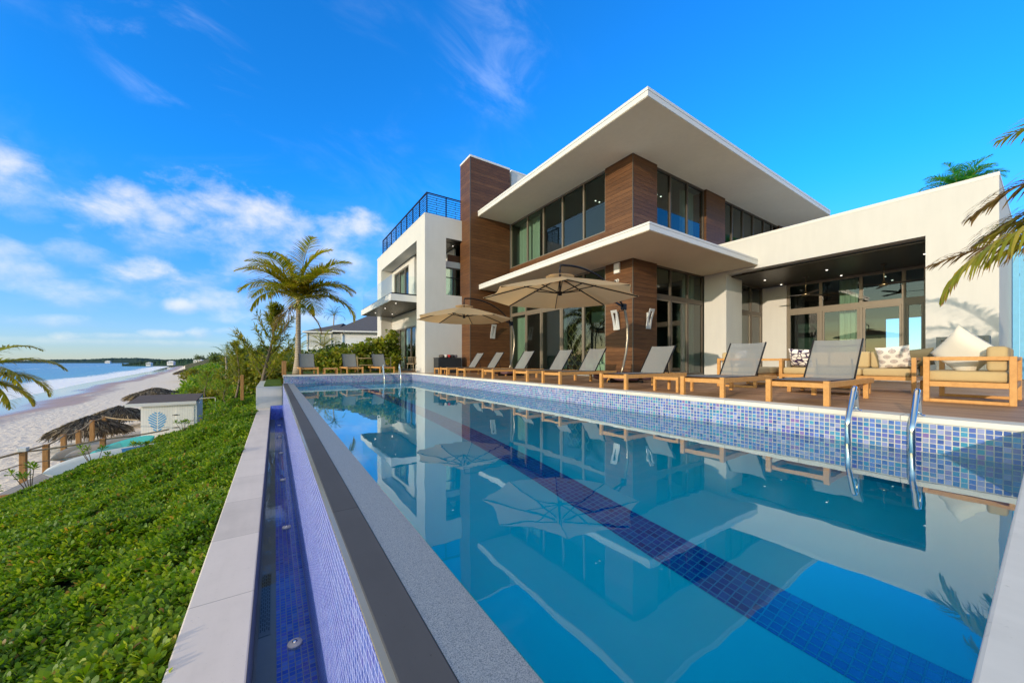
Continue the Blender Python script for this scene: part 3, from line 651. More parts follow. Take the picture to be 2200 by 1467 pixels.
# roof railing
def roof_rail(m):
    x, y0, y1, z0, z1 = 6.36, 17.31, 26.05, BZ, 9.02
    ys = np.linspace(y0, y1, 9); zs = np.linspace(z0+.10, z1-.05, 9)
    for y in ys: m.box(x-.025, x+.025, y-.025, y+.025, z0-.01, z1)
    m.box(x-.03, x+.03, y0-.03, y1+.03, z1, z1+.04)
    for k, z in enumerate(zs): m.box(x-.01, x+.01, y0+.026, y1-.026, z-.012, z+.012)
    for i in range(8):
        yy = (ys[i]+ys[i+1])/2
        for k in range(0, 8, 2): m.box(x-.009, x+.009, yy-.01, yy+.01, zs[k]+.012, zs[k+1]-.012)
    xs = [x, 7.39, 8.42, 9.45, 10.4]
    for q in xs[1:]: m.box(q-.025, q+.025, y0-.025, y0+.025, z0-.01, z1)
    m.box(x+.031, 10.4, y0-.03, y0+.03, z1, z1+.04)
    for z in zs: m.box(x+.026, 10.38, y0-.01, y0+.01, z-.012, z+.012)
    for a_, b_ in zip(xs[:-1], xs[1:]):
        for k in range(0, 8, 2): m.box((a_+b_)/2-.01, (a_+b_)/2+.01, y0-.009, y0+.009, zs[k]+.012, zs[k+1]-.012)
    for q in np.linspace(x, 11, 6)[1:]: m.box(q-.025, q+.025, y1-.025, y1+.025, z0-.01, z1)
    for z in zs: m.box(x+.026, 11, y1-.01, y1+.01, z-.012, z+.012)
P_('roof_railing', M['black'], roof_rail)
# loggia wing
WY0, WY1, WZ1 = .74, FY+.07, 5.43
OY0, OY1, OZ = 1.98, 7.36, 4.15
P_('wing_wall', M['white'], lambda m: (m.box(WX, WX+.42, WY0, OY0, -.05, WZ1-.10), m.box(WX, WX+.42, OY0, OY1, OZ, WZ1-.10), m.box(WX, WX+1.34, OY1, WY1-.01, -.05, WZ1-.10),
    m.box(WX+.42, 24.5, WY0, WY0+.4, -.05, WZ1-.1), m.box(WX+1.34, 19.6, WY1-.01, WY1+.2, 3.9, WZ1-.1)))
P_('wing_cap', M['trim'], lambda m: m.box(WX-.008, 24.55, WY0-.008, WY1-.012, WZ1-.10, WZ1))
P_('loggia_ceiling', M['darkwood'], lambda m: m.box(WX+.42, 19.6, OY0-.8, WY1-.02, 4.07, 4.12))
P_('loggia_floor', M['plinth'], lambda m: m.box(WX-.02, 24, OY0-.8, OY1+.9, -.04, .03))
XB, YE = 19.5, 7.62
for q in ((XB, XB+.25, 6.70, WY1, .03, 4.07), (WX+1.345, 17.28, YE, YE+.25, .03, 4.07), (XB, XB+.25, OY0-.8, 1.2, .03, 4.07)):
    P_('loggia_wall', M['white'], lambda m: m.box(*q))
window('y', YE+.1, [17.285, 18.36, XB-.004], (.03, 4.068), trans=(2.82,), tw=.16, doors=[(17.36, 18.30), (18.42, 19.42)])
yb = [1.2, 2.5, 3.05, 4.22, 5.49, 6.698]
window('x', XB+.10, yb, (.03, 4.068), trans=(2.84,), tw=.22, mat='lightframe', fw=.10, doors=[(yb[i]+.06, yb[i+1]-.06) for i in (1, 2, 3, 4)])
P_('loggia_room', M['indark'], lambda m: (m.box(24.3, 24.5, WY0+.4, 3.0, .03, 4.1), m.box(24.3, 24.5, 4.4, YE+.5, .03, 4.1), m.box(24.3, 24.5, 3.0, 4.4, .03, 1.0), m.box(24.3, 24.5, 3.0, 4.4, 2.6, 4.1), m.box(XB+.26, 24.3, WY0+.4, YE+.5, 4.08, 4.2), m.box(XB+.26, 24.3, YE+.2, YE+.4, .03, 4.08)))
curtain(XB+.5, 4.4, XB+.5, 5.0, .05, 4.0)
for x, y in ((17.58, 6.82), (19.2, 6.80), (17.58, 4.75), (19.2, 4.73), (17.6, 2.28), (19.2, 2.28)): dl(x, y, 4.07)
for x, y in ((21, 5.2), (22, 5.2), (21, 3.8), (22.2, 3.8)): dl(x, y, 4.08)
# ------------------------------------------------------------------ fixtures on the house
def wall_lamp(loc, rz, label):
    """local +x points out of the wall, y along it: a pair of bowed side bars joined top and bottom"""
    t = thing('wall_lamp', label, 'lamp', loc, rz, 'bowed grey wall lamps')
    m = MB(); H2, wd = .36, .14
    def slat(y0, y1, za, zb):
        zz_ = np.linspace(za, zb, 9)
        V = []; F = []
        for z in zz_:
            o = .055 + .17*((z+H2)/(2*H2))**1.6
            V += [(o-.03, y0, z), (o, y0, z), (o, y1, z), (o-.03, y1, z)]
        n = len(zz_)
        for i in range(n-1):
            for k in range(4): F.append((4*i+k, 4*i+(k+1) % 4, 4*i+4+(k+1) % 4, 4*i+4+k))
        F += [(0, 3, 2, 1), tuple(4*(n-1)+k for k in range(4))]
        m.add(V, F)
    slat(-wd, -wd+.085, -H2, H2); slat(wd-.085, wd, -H2, H2); slat(-wd+.085, wd-.085, -H2, -.20); slat(-wd+.085, wd-.085, .26, H2)
    m.build('shade', M['grey_plastic'], t, bevel=.004)
    b_ = MB(); b_.box(0, .045, -.055, .055, -.26, .24); b_.box(.0, .05, -.04, .04, -.34, -.27); b_.build('back_plate', M['grey_plastic'], t, bevel=.004)
    return t
wall_lamp((FX, 8.89, 2.10), R(180), 'bowed grey wall lamp on the sea side of the corner pier')
wall_lamp((11.40, FY, 2.13), R(-90), 'bowed grey wall lamp on the pool side of the corner pier, beside the glazed doors')
wall_lamp((9.50, TY0, 2.13), R(-90), 'bowed grey wall lamp low on the brown tower')
t = thing('wall_speaker', 'flat white box fixed high on the brown corner pier', 'speaker', (FX, 8.88, 4.02)); m = MB(); m.box(-.07, 0, -.13, .13, -.19, .19); m.build('cabinet', M['trim'], t, bevel=.012)
m = MB(); m.box(-.078, -.0701, -.105, .105, -.165, .165); m.build('grille', plain('white_grille', (.74, .74, .72), .7), t)
t = thing('security_camera', 'small white dome camera under the white box', 'camera', (FX, 8.87, 3.56)); m = MB(); m.tube([(0, 0, 0), (-.03, 0, 0)], .07, 16); m.tube([(-.03, 0, 0), (-.11, .02, -.035)], [.055, .06], 16); m.build('housing', M['trim'], t)
m = MB(); m.tube([(-.109, .02, -.035), (-.135, .026, -.045)], [.045, .036], 14); m.build('lens', M['black'], t)
def fan(loc, label, rot):
    t = thing('ceiling_fan', label, 'fan', loc, rot, 'ceiling fans in the loggia')
    m = MB(); m.lathe((0, 0, 0), [(.0, 0), (.09, 0), (.085, -.03), (.03, -.05), (.012, -.06)], 18); m.build('canopy', M['frame'], t)
    m = MB(); m.tube([(0, 0, -.05), (0, 0, -.62)], .014, 10); m.build('rod', M['brass'], t)
    m = MB(); m.lathe((0, 0, -.60), [(.02, .02), (.035, 0), (.06, -.06), (.12, -.10), (.13, -.14), (.06, -.17), (0, -.175)], 20); m.build('motor', M['brass'], t)
    for k in range(3):
        a = k*2*math.pi/3; ca, sa = math.cos(a), math.sin(a); b_ = MB()
        V = []
        for r_, wd in ((.10, .035), (.35, .065), (.7, .07), (1.02, .045)):
            for s_, dz_ in ((-1, .012), (1, -.012)):
                for th_ in (0, .008): V.append((ca*r_-sa*s_*wd, sa*r_+ca*s_*wd, -.72+dz_+th_))
        F = []
        for i in range(3):
            o = 4*i; F += [(o, o+4, o+6, o+2), (o+1, o+3, o+7, o+5), (o, o+1, o+5, o+4), (o+2, o+6, o+7, o+3)]
        F += [(0, 2, 3, 1), (12, 13, 15, 14)]
        b_.add(V, F); b_.build('blade', plain('dark_blade', (.06, .045, .035), .4), t)
    return t
fan((18.3, 5.62, 4.07), 'three blade ceiling fan over the left half of the loggia', R(100))
fan((18.3, 3.34, 4.07), 'three blade ceiling fan over the right half of the loggia, nearer the wide white pier', R(20))
# things seen through the glass
t = thing('lattice_screen', 'black shelf screen with gold lattice behind the ground floor glass doors', 'screen', (12.6, 13.0, .02)); m = MB()
m.box(-.04, .04, -.8, -.74, 0, 3.0); m.box(-.04, .04, .74, .8, 0, 3.0); m.box(-.04, .04, -.74, .74, 2.94, 3.0); m.box(-.04, .04, -.74, .74, 0, .06); m.box(.05, .07, -.8, .8, 0, 3.0); m.build('frame', M['black'], t)
m = MB()
for i in range(-3, 9):
    for sgn in (1, -1):
        p0 = Vector((0, -.74, i*.5)); p1 = Vector((0, .74, i*.5+1.48))
        za, zb = max(.06, p0.z), min(2.94, p1.z)
        if zb > za:
            ya = -.74+(za-p0.z); yb2 = -.74+(zb-p0.z)
            m.bar((-.02, sgn*ya, za), (-.02, sgn*yb2, zb), .03, .05)
m.build('lattice', M['brass'], t)
t = thing('white_armchair', 'white upholstered armchair inside behind the glass by the corner pier', 'armchair', (12.0, 10.9, .02)); m = MB()
m.box(-.45, .45, -.5, .5, .16, .46); m.box(.25, .5, -.5, .5, .46, .95); m.build('seat', M['cream'], t, bevel=.06)
m = MB(); m.box(-.45, .45, -.62, -.5, .12, .68); m.box(-.45, .45, .5, .62, .12, .68); m.build('arms', M['cream'], t, bevel=.05)
for sx_, sy_ in ((-.35, -.5), (-.35, .5), (.4, -.5), (.4, .5)):
    m = MB(); m.tube([(sx_, sy_, 0), (sx_, sy_, .15)], .025, 8); m.build('leg', M['black'], t)
# ================================================================== pool furniture
def make_lounger():
    """origin on the deck midway between the two front legs; local +x runs to the head end"""
    t = thing('sun_lounger', 'x', 'sun lounger', (0, 0, 0), 0, 'teak sun loungers with grey slings')
    W, L, H = .365, 2.12, .325
    m = MB()
    for s_ in (-1, 1):
        y0, y1 = sorted((s_*W, s_*(W-.045))); m.box(.034, L, y0, y1, H-.085, H-.006)
    m.box(0, .03, -W+.066, W-.066, H-.092, H-.024); m.box(L-.035, L-.003, -W+.046, W-.046, H-.085, H-.01)
    for x in (.55, 1.20, 1.55): m.box(x, x+.04, -W+.046, W-.046, H-.083, H-.035)
    m.build('frame', M['teak'], t, bevel=.004)
    for x in (-.034, 1.78):
        for s_ in (-1, 1):
            y0, y1 = sorted((s_*(W+.002), s_*(W-.063))); top = H+.006 if x < 0 else H-.087
            if x > 0: y0, y1 = sorted((s_*(W-.002), s_*(W-.063)))
            l = MB(); l.box(x, x+.066, y0, y1, 0, top); l.build('leg', M['teak'], t, bevel=.004)
    w_ = W-.052
    s1 = MB(); s1.grid(lambda u, v: (.02+u*1.27, -w_+2*w_*v, H+.004-.022*math.sin(math.pi*v)*math.sin(math.pi*min(1, u*1.1))), 14, 8)
    s1.build('seat_sling', M['sling'], t)
    r_ = MB()
    for s_ in (-1, 1): r_.tube([(.0, s_*w_, H-.004), (1.31, s_*w_, H-.004)], .012, 6)
    r_.build('sling_rail', M['black'], t)
    bk = MB(); hx, hz, tx, tz = 1.30, H+.01, 1.74, .955
    bk.grid(lambda u, v: (hx+(tx-hx)*u+.025*math.sin(math.pi*v), -w_+2*w_*v, hz+(tz-hz)*u-.012*math.sin(math.pi*v)), 12, 8)
    bo = bk.build('backrest', M['sling'], t)
    f = MB()
    for s_ in (-1, 1): f.bar((hx, s_*w_, hz), (tx, s_*w_, tz), .018, .028)
    for q in (.12, .86): f.tube([(hx+(tx-hx)*q+.02, -w_, hz+(tz-hz)*q-.01), (hx+(tx-hx)*q+.055, 0, hz+(tz-hz)*q-.03), (hx+(tx-hx)*q+.02, w_, hz+(tz-hz)*q-.01)], .011, 6)
    f.build('back_frame', M['black'], bo)
    g_ = MB()
    for s_ in (-1, 1): g_.tube([(hx+.25, s_*(w_-.09), hz+.30), (1.62, s_*(w_-.09), H-.03)], .010, 6)
    g_.build('prop', M['black'], bo)
    return t
LG = make_lounger()
lounge_rows = [(6.10, 1.98, 'grey sling lounger nearest the camera, in front of the long tan sofa'), (6.04, 3.28, 'grey sling lounger second from the right, in front of the loggia jamb'),
  (6.0, 5.15, 'grey sling lounger with the purple sandbags behind it, next to the low teak side table'), (5.99, 7.18, 'grey sling lounger in front of the brown corner pier, fourth from the right'),
  (5.98, 8.55, 'grey sling lounger fifth from the right, before the white armchair in the room'), (5.96, 10.45, 'grey sling lounger sixth from the right, before the gold lattice screen'),
  (5.95, 12.5, 'grey sling lounger second from the brown tower, below the further umbrella pole'), (5.93, 14.1, 'grey sling lounger at the end of the long row, beside the black towel cabinet')]
for i, (x, y, lb) in enumerate(lounge_rows):
    jit = [0, .02, -.01, .015, -.015, .01, -.02, 0][i]
    if i == 0: o = LG; o.location = (x, y, .001); o['label'] = lb
    else: o = dup(LG, (x, y, .001), jit, lb)
for x, y, rz, lb in ((1.25, 17.80, R(90), 'grey sling lounger at the far pool end, beside the coconut palm trunk'), (3.10, 17.82, R(90), 'grey sling lounger at the far pool end, middle one in front of the leafy hedge'), (4.55, 17.80, R(92), 'grey sling lounger at the far pool end, behind the thin steel handrails')):
    dup(LG, (x, y, .001), rz, lb)
def make_side_table():
    t = thing('side_table', 'x', 'side table', (0, 0, 0), 0, 'low teak side tables'); w_, d_, h = .27, .27, .285
    m = MB(); m.box(-d_, d_, -w_, -w_+.05, h-.06, h); m.box(-d_, d_, w_-.05, w_, h-.06, h); m.box(-d_, -d_+.05, -w_+.051, w_-.051, h-.06, h-.001); m.box(d_-.05, d_, -w_+.051, w_-.051, h-.06, h-.001)
    m.build('frame', M['teak'], t, bevel=.003)
    m = MB()
    for k in range(6): y = -w_+.056+k*.0725; m.box(-d_+.051, d_-.051, y, y+.062, h-.022, h-.003)
    m.build('slats', M['teak'], t)
    for a in (-d_, d_-.045):
        for c in (-w_, w_-.045):
            m = MB(); m.box(a+.001, a+.046, c+.001, c+.046, 0, h-.061); m.build('leg', M['teak'], t)
    return t
ST = make_side_table(); ST.location = (6.70, 4.22, .001); ST['label'] = 'low teak side table between the second and third loungers from the right'
dup(ST, (2.10, 18.05, .001), 0, 'low teak side table at the far pool end, between two loungers')
dup(ST, (6.35, 15.35, .001), 0, 'low teak side table at the end of the row, before the black towel cabinet')

# ------------------------------------------------------------------ cantilever umbrellas
def umbrella(base, hub, Rr, rot, lbl, lblb):
    bx_, by_ = base; hx, hy, rim_z, top_z = hub
    t = thing('cantilever_umbrella', lbl, 'umbrella', (bx_, by_, 0), 0, 'beige cantilever umbrellas')
    dx, dy = hx-bx_, hy-by_; N = 8
    c = Vector((dx, dy, 0)); tilt = .04
    def vert(k, f):       # along rib k, f 0 hub .. 1 rim
        a = rot + 2*math.pi*k/N; z = top_z - .16 - (top_z-.16-rim_z)*(f**1.25)
        return Vector((dx+Rr*f*math.cos(a), dy+Rr*f*math.sin(a), z))
    cm = MB()
    for k in range(N):
        def fn(u, v, k=k):
            f = .10+.90*v; p = vert(k, f)*(1-u)+vert(k+1, f)*u
            sag = math.sin(math.pi*u)*f*f; cx = Vector((dx, dy, p.z)); p = p + (cx-p)*.055*sag*(1 if v > .9 else .6); p.z -= .05*sag*(1-.3*v)
            return p
        cm.grid(fn, 6, 8)
        # short valance flap at the seam
    co = cm.build('canopy', M['canvas'], t)
    vt = MB()
    for k in range(N):
        def fn2(u, v, k=k):
            a = rot + 2*math.pi*(k+u)/N; r_ = .05 + .30*v*Rr/1.9; return Vector((dx+r_*math.cos(a), dy+r_*math.sin(a), top_z-.075-.06*v**1.4-.012*math.sin(math.pi*u*1)*v + .012*math.sin(6*math.pi*u)*v))
        vt.grid(fn2, 6, 3)
    vt.build('vent_cap', M['canvas'], co)
    hb = MB(); hb.tube([(dx, dy, top_z+.04), (dx, dy, rim_z+.08)], .022, 10); hb.tube([(dx, dy, rim_z+.13), (dx, dy, rim_z+.04)], .05, 12); hb.build('hub', M['black'], t)
    for k in range(N):
        r_ = MB(); r_.bar(vert(k, .06)-Vector((0, 0, .02)), vert(k, .98)-Vector((0, 0, .018)), .018, .026)
        ro = r_.build('rib', M['black'], t)
        s_ = MB(); s_.bar((dx, dy, rim_z+.085), vert(k, .46)-Vector((0, 0, .025)), .016, .022); s_.build('strut', M['black'], ro)
    # bowed mast, upper arm
    dirv = Vector((dx, dy, 0)); Lh = dirv.length; dirv.normalize()
    def at(h, z): return dirv*float(h) + Vector((0, 0, float(z)))
    mast = [(.14, .12), (.02, .45), (-.10, .85), (-.16, 1.25), (-.15, 1.65), (-.06, 2.02), (.02, 2.2)]
    arm = [(-.02, 2.12), (.42, 2.55), (.92, top_z+.02), (1.40, top_z+.15), (1.85, top_z+.19), (Lh-.02, top_z+.16)]
    mm = MB(); mm.tube([at(*q) for q in mast], [.034]*len(mast), 12); mm.build('mast', plain('bronze_mast', (.27, .23, .18), .3, .7), t)
    ar = MB(); ar.tube([at(*q) for q in smooth_path(arm)], .026, 10); ar.build('arm', M['black'], t)
    hg = MB(); hg.tube([at(Lh-.02, top_z+.15), at(Lh, top_z+.10), at(Lh, top_z-.02)], .018, 8); hg.build('hanger', M['black'], t)
    st_ = MB(); st_.bar(at(0, 2.14), vert(0, .2)+(at(Lh*.60, rim_z+.36)-vert(0, .2)), .03, .05); st_.build('tilt_strut', M['black'], t)
    j = MB(); j.cbox(at(0, 2.14), (.13, .11, .17)); j.tube([at(-.03, 2.08), at(.05, 2.02), at(.16, 2.00), at(.20, 2.05)], .010, 6); j.build('crank_joint', M['black'], t, bevel=.01)
    bs = MB(); bs.box(-.05, .05, -.62, .62, .0, .07); bs.box(-.62, -.051, -.05, .05, .0, .07); bs.box(.051, .62, -.05, .05, .0, .07); bs.tube([at(.14, .02), at(.14, .16)], .06, 12); bs.build('cross_base', M['black'], t)
    for q, (sx_, sy_) in enumerate(((-1, 1), (-1, -1), (1, 1), (1, -1))):
        sb = thing('sandbag', lblb[q], 'sandbag', (bx_+sx_*.36, by_+sy_*.36, .072), 0, 'purple sandbags weighting the umbrella bases')
        m = MB()
        def bag(u, v):
            a = 2*math.pi*u; ph = math.pi*(v-.5)
            def se(x, e): return math.copysign(abs(x)**e, x)
            return (.27*se(math.cos(ph), .35)*se(math.cos(a), .35), .27*se(math.cos(ph), .35)*se(math.sin(a), .35), .095+.095*se(math.sin(ph), .55)+.012*math.sin(a*3+q))
        m.grid(bag, 32, 12); m.build('bag', M['purple'], sb)
        m = MB(); m.tube([(-.1, sy_*-.02, .18), (-.05, 0, .215), (.05, 0, .215), (.1, sy_*.02, .18)], .012, 6); m.build('handle', M['black'], sb)
    return t
def smooth_path(P, n=5):
    out = []; P = [tuple(p) for p in P]; Q = [P[0]]+P+[P[-1]]
    for i in range(1, len(Q)-2):
        for k in range(n):
            u = k/n; a, b, c, d = (np.array(Q[i-1+j], dtype=float) for j in range(4))
            out.append(tuple(.5*((2*b)+(-a+c)*u+(2*a-5*b+4*c-d)*u*u+(-a+3*b-3*c+d)*u**3)))
    out.append(P[-1]); return out
umbrella((8.30, 6.75), (5.95, 6.80, 2.20, 2.84), 1.95, R(8), 'beige cantilever umbrella nearest the camera, its bowed mast before the brown corner pier',
  [f'purple sandbag on the near umbrella base, {w_}' for w_ in ('seaward side away from the camera', 'seaward side towards the camera', 'house side away from the camera', 'house side towards the camera')])
umbrella((8.15, 12.35), (5.98, 12.30, 2.18, 2.80), 1.85, R(8), 'beige cantilever umbrella further off, in front of the brown tower',
  [f'purple sandbag on the far umbrella base, {w_}' for w_ in ('seaward side away from the camera', 'seaward side towards the camera', 'house side away from the camera', 'house side towards the camera')])

# ------------------------------------------------------------------ lounge sofas
def cushion(name, parent, x0, x1, y0, y1, z0, z1, mat='tan', bev=.045):
    m = MB(); m.box(x0, x1, y0, y1, z0, z1); o = m.build(name, M[mat], parent, bevel=bev)
    o.modifiers['bevel'].segments = 4
    for p in o.data.polygons: p.use_smooth = True
    return o
def sofa(name, label, loc, rz, length, depth, arm_h=.66, seat=.30, backz=.80):
    """local: seat faces +x, length along y"""
    t = thing(name, label, 'sofa', loc, rz, 'teak lounge sofas with tan cushions'); L, D, p = length/2, depth/2, .062
    m = MB()
    for s_ in (-1, 1):
        ya, yb_ = sorted((s_*L, s_*(L-p)))
        m.box(-D, -D+p, ya, yb_, 0, arm_h); m.box(D-p, D, ya, yb_, 0, arm_h)
        m.box(-D+p, D-p, ya, yb_, arm_h-.055, arm_h); m.box(-D+p, D-p, ya, yb_, .0, .045); m.box(-D+p, D-p, ya+.004, yb_-.004, seat-.075, seat)
    m.box(D-p+.004, D-.004, -L+p, L-p, seat-.075, seat); m.box(-D+.004, -D+p-.004, -L+p, L-p, seat-.075, seat); m.box(-D+.01, -D+p-.01, -L+p, L-p, arm_h-.05, arm_h-.004)
    k = 0
    while -D+p+.02+k*.11 < D-p-.08: m.box(-D+p+.02+k*.11, -D+p+.10+k*.11, -L+p, L-p, seat-.03, seat-.002); k += 1
    m.build('frame', M['teak'], t, bevel=.004)
    n = max(1, round(length/.85)); wd = (2*L-2*p-.01)/n
    for i in range(n):
        y0 = -L+p+.005+i*wd
        cushion('seat_cushion', t, -D+p, D-.012, y0+.004, y0+wd-.004, seat+.001, seat+.155)
        cushion('back_cushion', t, -D+p+.01, -D+p+.19, y0+.006, y0+wd-.006, seat+.157, backz)
    return t
sofa('teak_sofa', 'long teak sofa with tan cushions and patterned pillows, behind the nearest lounger', (10.25, 2.45, .001), R(180), 2.15, .86)
sofa('teak_loveseat', 'teak loveseat with a cream pillow at the right edge of the deck', (8.85, .66, .001), R(90), 1.45, .82)
sofa('teak_loveseat', 'teak loveseat seen from its side behind the second lounger, next to the white pier', (9.62, 4.02, .001), R(-90), 1.55, .84)
def pillow_mesh(m, sz, th, nu=16):
    def fn(sgn):
        def g(u, v):
            a, b_ = 2*u-1, 2*v-1; e = max(0, (1-a**4)*(1-b_**4)); pin = 1-.07*(1-abs(a)**2)*(abs(b_)**2) ; pin2 = 1-.07*(1-abs(b_)**2)*(abs(a)**2)
            return (sgn*th*e**.55, a*sz*pin2, b_*sz*pin)
        return g
    m.grid(fn(1), nu, nu); m.grid(lambda u, v: fn(-1)(1-u, v), nu, nu)
def patmat(name, kind):
    m_, t = newmat(name); p = oc(t); sp = t.n('ShaderNodeSeparateXYZ', {0: p})
    y, z = sp.outputs[1], sp.outputs[2]
    if kind == 0:      # linked rounded squares with a dusty centre
        s_ = .17; row = t.m('FLOOR', t.m('DIVIDE', z, s_*.62))
        yy = t.m('ADD', t.m('DIVIDE', y, s_), t.m('MULTIPLY', t.m('MODULO', t.m('ABSOLUTE', row), 2.0), .5))
        fy = t.m('SUBTRACT', t.m('FRACT', yy), .5); fz = t.m('SUBTRACT', t.m('FRACT', t.m('DIVIDE', z, s_*.62)), .5)
        d1 = t.m('ADD', t.m('MULTIPLY', t.m('ABSOLUTE', fy), 1.0), t.m('MULTIPLY', t.m('ABSOLUTE', fz), .75)); d2 = t.m('MAXIMUM', t.m('ABSOLUTE', fy), t.m('MULTIPLY', t.m('ABSOLUTE', fz), .9))
        d = t.m('ADD', t.m('MULTIPLY', d1, .6), t.m('MULTIPLY', d2, .4))
        ring = lambda r_, w_: t.m('LESS_THAN', t.m('ABSOLUTE', t.m('SUBTRACT', d, r_)), w_)
        dark = t.m('MAXIMUM', ring(.30, .022), ring(.205, .018)); cen = t.m('LESS_THAN', d, .14)
        c = t.mix(cen, (.78, .72, .66, 1), (.44, .34, .33, 1)); c = t.mix(dark, c, (.045, .025, .06, 1))
    else:              # wavy trellis
        vo = t.n('ShaderNodeTexVoronoi', {'Vector': t.v('MULTIPLY', p, (0, 9, 13)), 'Scale': 1.0, 'Randomness': .7}, feature='DISTANCE_TO_EDGE').outputs['Distance']
        c = t.mix(t.m('LESS_THAN', vo, .075), (.80, .74, .70, 1), (.05, .03, .075, 1))
    finish(t, pbsdf(t, c, .9, .15)); return m_
pm0, pm1 = patmat('ring_pattern_fabric', 0), patmat('trellis_pattern_fabric', 1)
def pillow(label, loc, rot, sz, th, mat):
    t = thing('throw_pillow', label, 'pillow', loc); t.rotation_euler = rot
    m = MB(); pillow_mesh(m, sz, th); m.build('cover', mat, t); return t
pillow('white throw pillow with dark linked rings, on the right end of the long sofa', (10.17, 1.72, .672), (R(6), R(24), R(186)), .235, .085, pm0)
pillow('white throw pillow with a dark wavy trellis, on the left end of the long sofa', (10.17, 3.22, .672), (R(-5), R(24), R(170)), .225, .085, pm1)
pillow('small ring patterned throw pillow on the loveseat behind the second lounger', (9.35, 4.16, .66), (R(8), R(20), R(-90)), .20, .08, pm0)
pillow('plain olive throw pillow lying on the long sofa beside the wide white pier', (10.32, 1.40, .665), (R(10), R(30), R(200)), .19, .08, plain('olive_fabric', (.17, .145, .085), .9))
pillow('large cream pillow standing on its corner on the right hand loveseat', (8.75, .74, .73), (R(45), R(12), R(150)), .30, .13, M['cream'])
t = thing('coffee_table', 'low dark teak coffee table in the shade between the sofas', 'coffee table', (8.75, 2.35, .001)); m = MB()
m.box(-.40, .40, -.55, .55, .20, .235); m.box(-.36, .36, -.51, .51, .12, .198); m.build('table_top', M['teak'], t, bevel=.004)
for a in (-.37, .31):
    for c in (-.52, .46): m = MB(); m.box(a, a+.06, c, c+.06, 0, .198); m.build('leg', M['teak'], t)
# dining chairs by the loggia glass, cabinet, towels
def wicker_chair(loc, rz, label, grp):
    t = thing('wicker_chair', label, 'chair', loc, rz, grp); wk = plain('woven_rope', (.33, .25, .16), .85, var=.25, scale=60, bump=.8)
    m = MB(); m.box(-.24, .24, -.25, .25, .42, .47); m.build('seat', wk, t, bevel=.015)
    m = MB()
    for k in range(13):
        a = R(-110+k*220/12)+math.pi; m.tube([(.25*math.cos(a), .27*math.sin(a), .45), (.29*math.cos(a), .31*math.sin(a), .80)], .012, 6)
    m.tube([(.29*math.cos(R(-110+k*220/24)+math.pi), .31*math.sin(R(-110+k*220/24)+math.pi), .80) for k in range(25)], .016, 6); m.build('backrest', wk, t)
    for a in (-.2, .2):
        for c in (-.2, .2): m = MB(); m.tube([(a*1.1, c*1.1, 0), (a, c, .43)], .016, 8); m.build('leg', wk, t)
    return t
wicker_chair((6.35, 19.4, .0), R(120), 'woven rope chair by the glass doors of the white block, nearer the front wall', 'woven chairs under the balcony')
wicker_chair((5.9, 23.0, .0), R(20), 'woven rope chair under the balcony behind the end lounger', 'woven chairs under the balcony')
t = thing('towel_cabinet', 'black cabinet with folded towels on top against the white wall by the tower', 'cabinet', (7.25, 16.78, 0)); m = MB()
m.box(-.62, .62, -.30, .30, .02, .74); m.build('body', plain('black_laminate', (.022, .024, .027), .35), t, bevel=.006)
m = MB(); m.box(-.64, .64, -.32, .32, .741, .765); m.build('top', plain('black_top', (.02, .022, .025), .3), t)
for x in (-.56, .5): m = MB(); m.box(x, x+.06, -.28, .28, 0, .019); m.build('foot', M['black'], t)
tw = [(-.36, (.10, .085, .08), 'brown'), (-.18, (.70, .66, .62), 'white'), (0, (.50, .03, .03), 'red'), (.18, (.03, .03, .035), 'black'), (.36, (.11, .10, .12), 'charcoal')]
for x, c, nm in tw:
    t = thing('rolled_towel', f'{nm} rolled towel in the row on the black cabinet', 'towel', (7.25+x, 16.72, .766), 0, 'rolled towels on the cabinet')
    m = MB()
    m.tube([(0, -.17, .075), (0, .17, .075)], .072, 16); m.tube([(.02, -.176, .085), (.02, -.170, .085)], .045, 12); m.build('roll', plain(nm+'_towelling', c, .95, bump=.5, scale=20), t)
t = thing('concrete_niche', 'grey concrete frame standing against the white wall behind the cream pillow', 'garden block', (14.6, 1.25, .0)); m = MB()
m.box(-.2, .2, -.42, -.34, .03, 1.22); m.box(-.2, .2, .34, .42, .03, 1.22); m.box(-.2, .2, -.34, .34, 1.12, 1.22); m.box(-.2, .2, -.34, .34, .03, .5); m.build('frame', plain('grey_concrete', (.22, .23, .21), .8), t, bevel=.008)
m = MB(); m.box(-.10, .12, -.338, .338, .501, 1.118); m.build('panel', M['trim'], t)
t = thing('blue_fence', 'blue painted board wall beyond the right end of the house', 'fence', (20.5, -.9, 0)); m = MB()
for k in range(25):
    y = -1.75+k*.135; m.box(-.02, .02, y, y+.128, 0, 4.3)
m.build('boards', plain('blue_paint', (.14, .42, .66), .6, var=.15), t)
m = MB(); m.box(.021, .08, -1.75, 1.6, .5, .6); m.box(.021, .08, -1.75, 1.6, 3.4, 3.5); m.build('rail', plain('blue_paint_rail', (.12, .38, .6), .6), t)
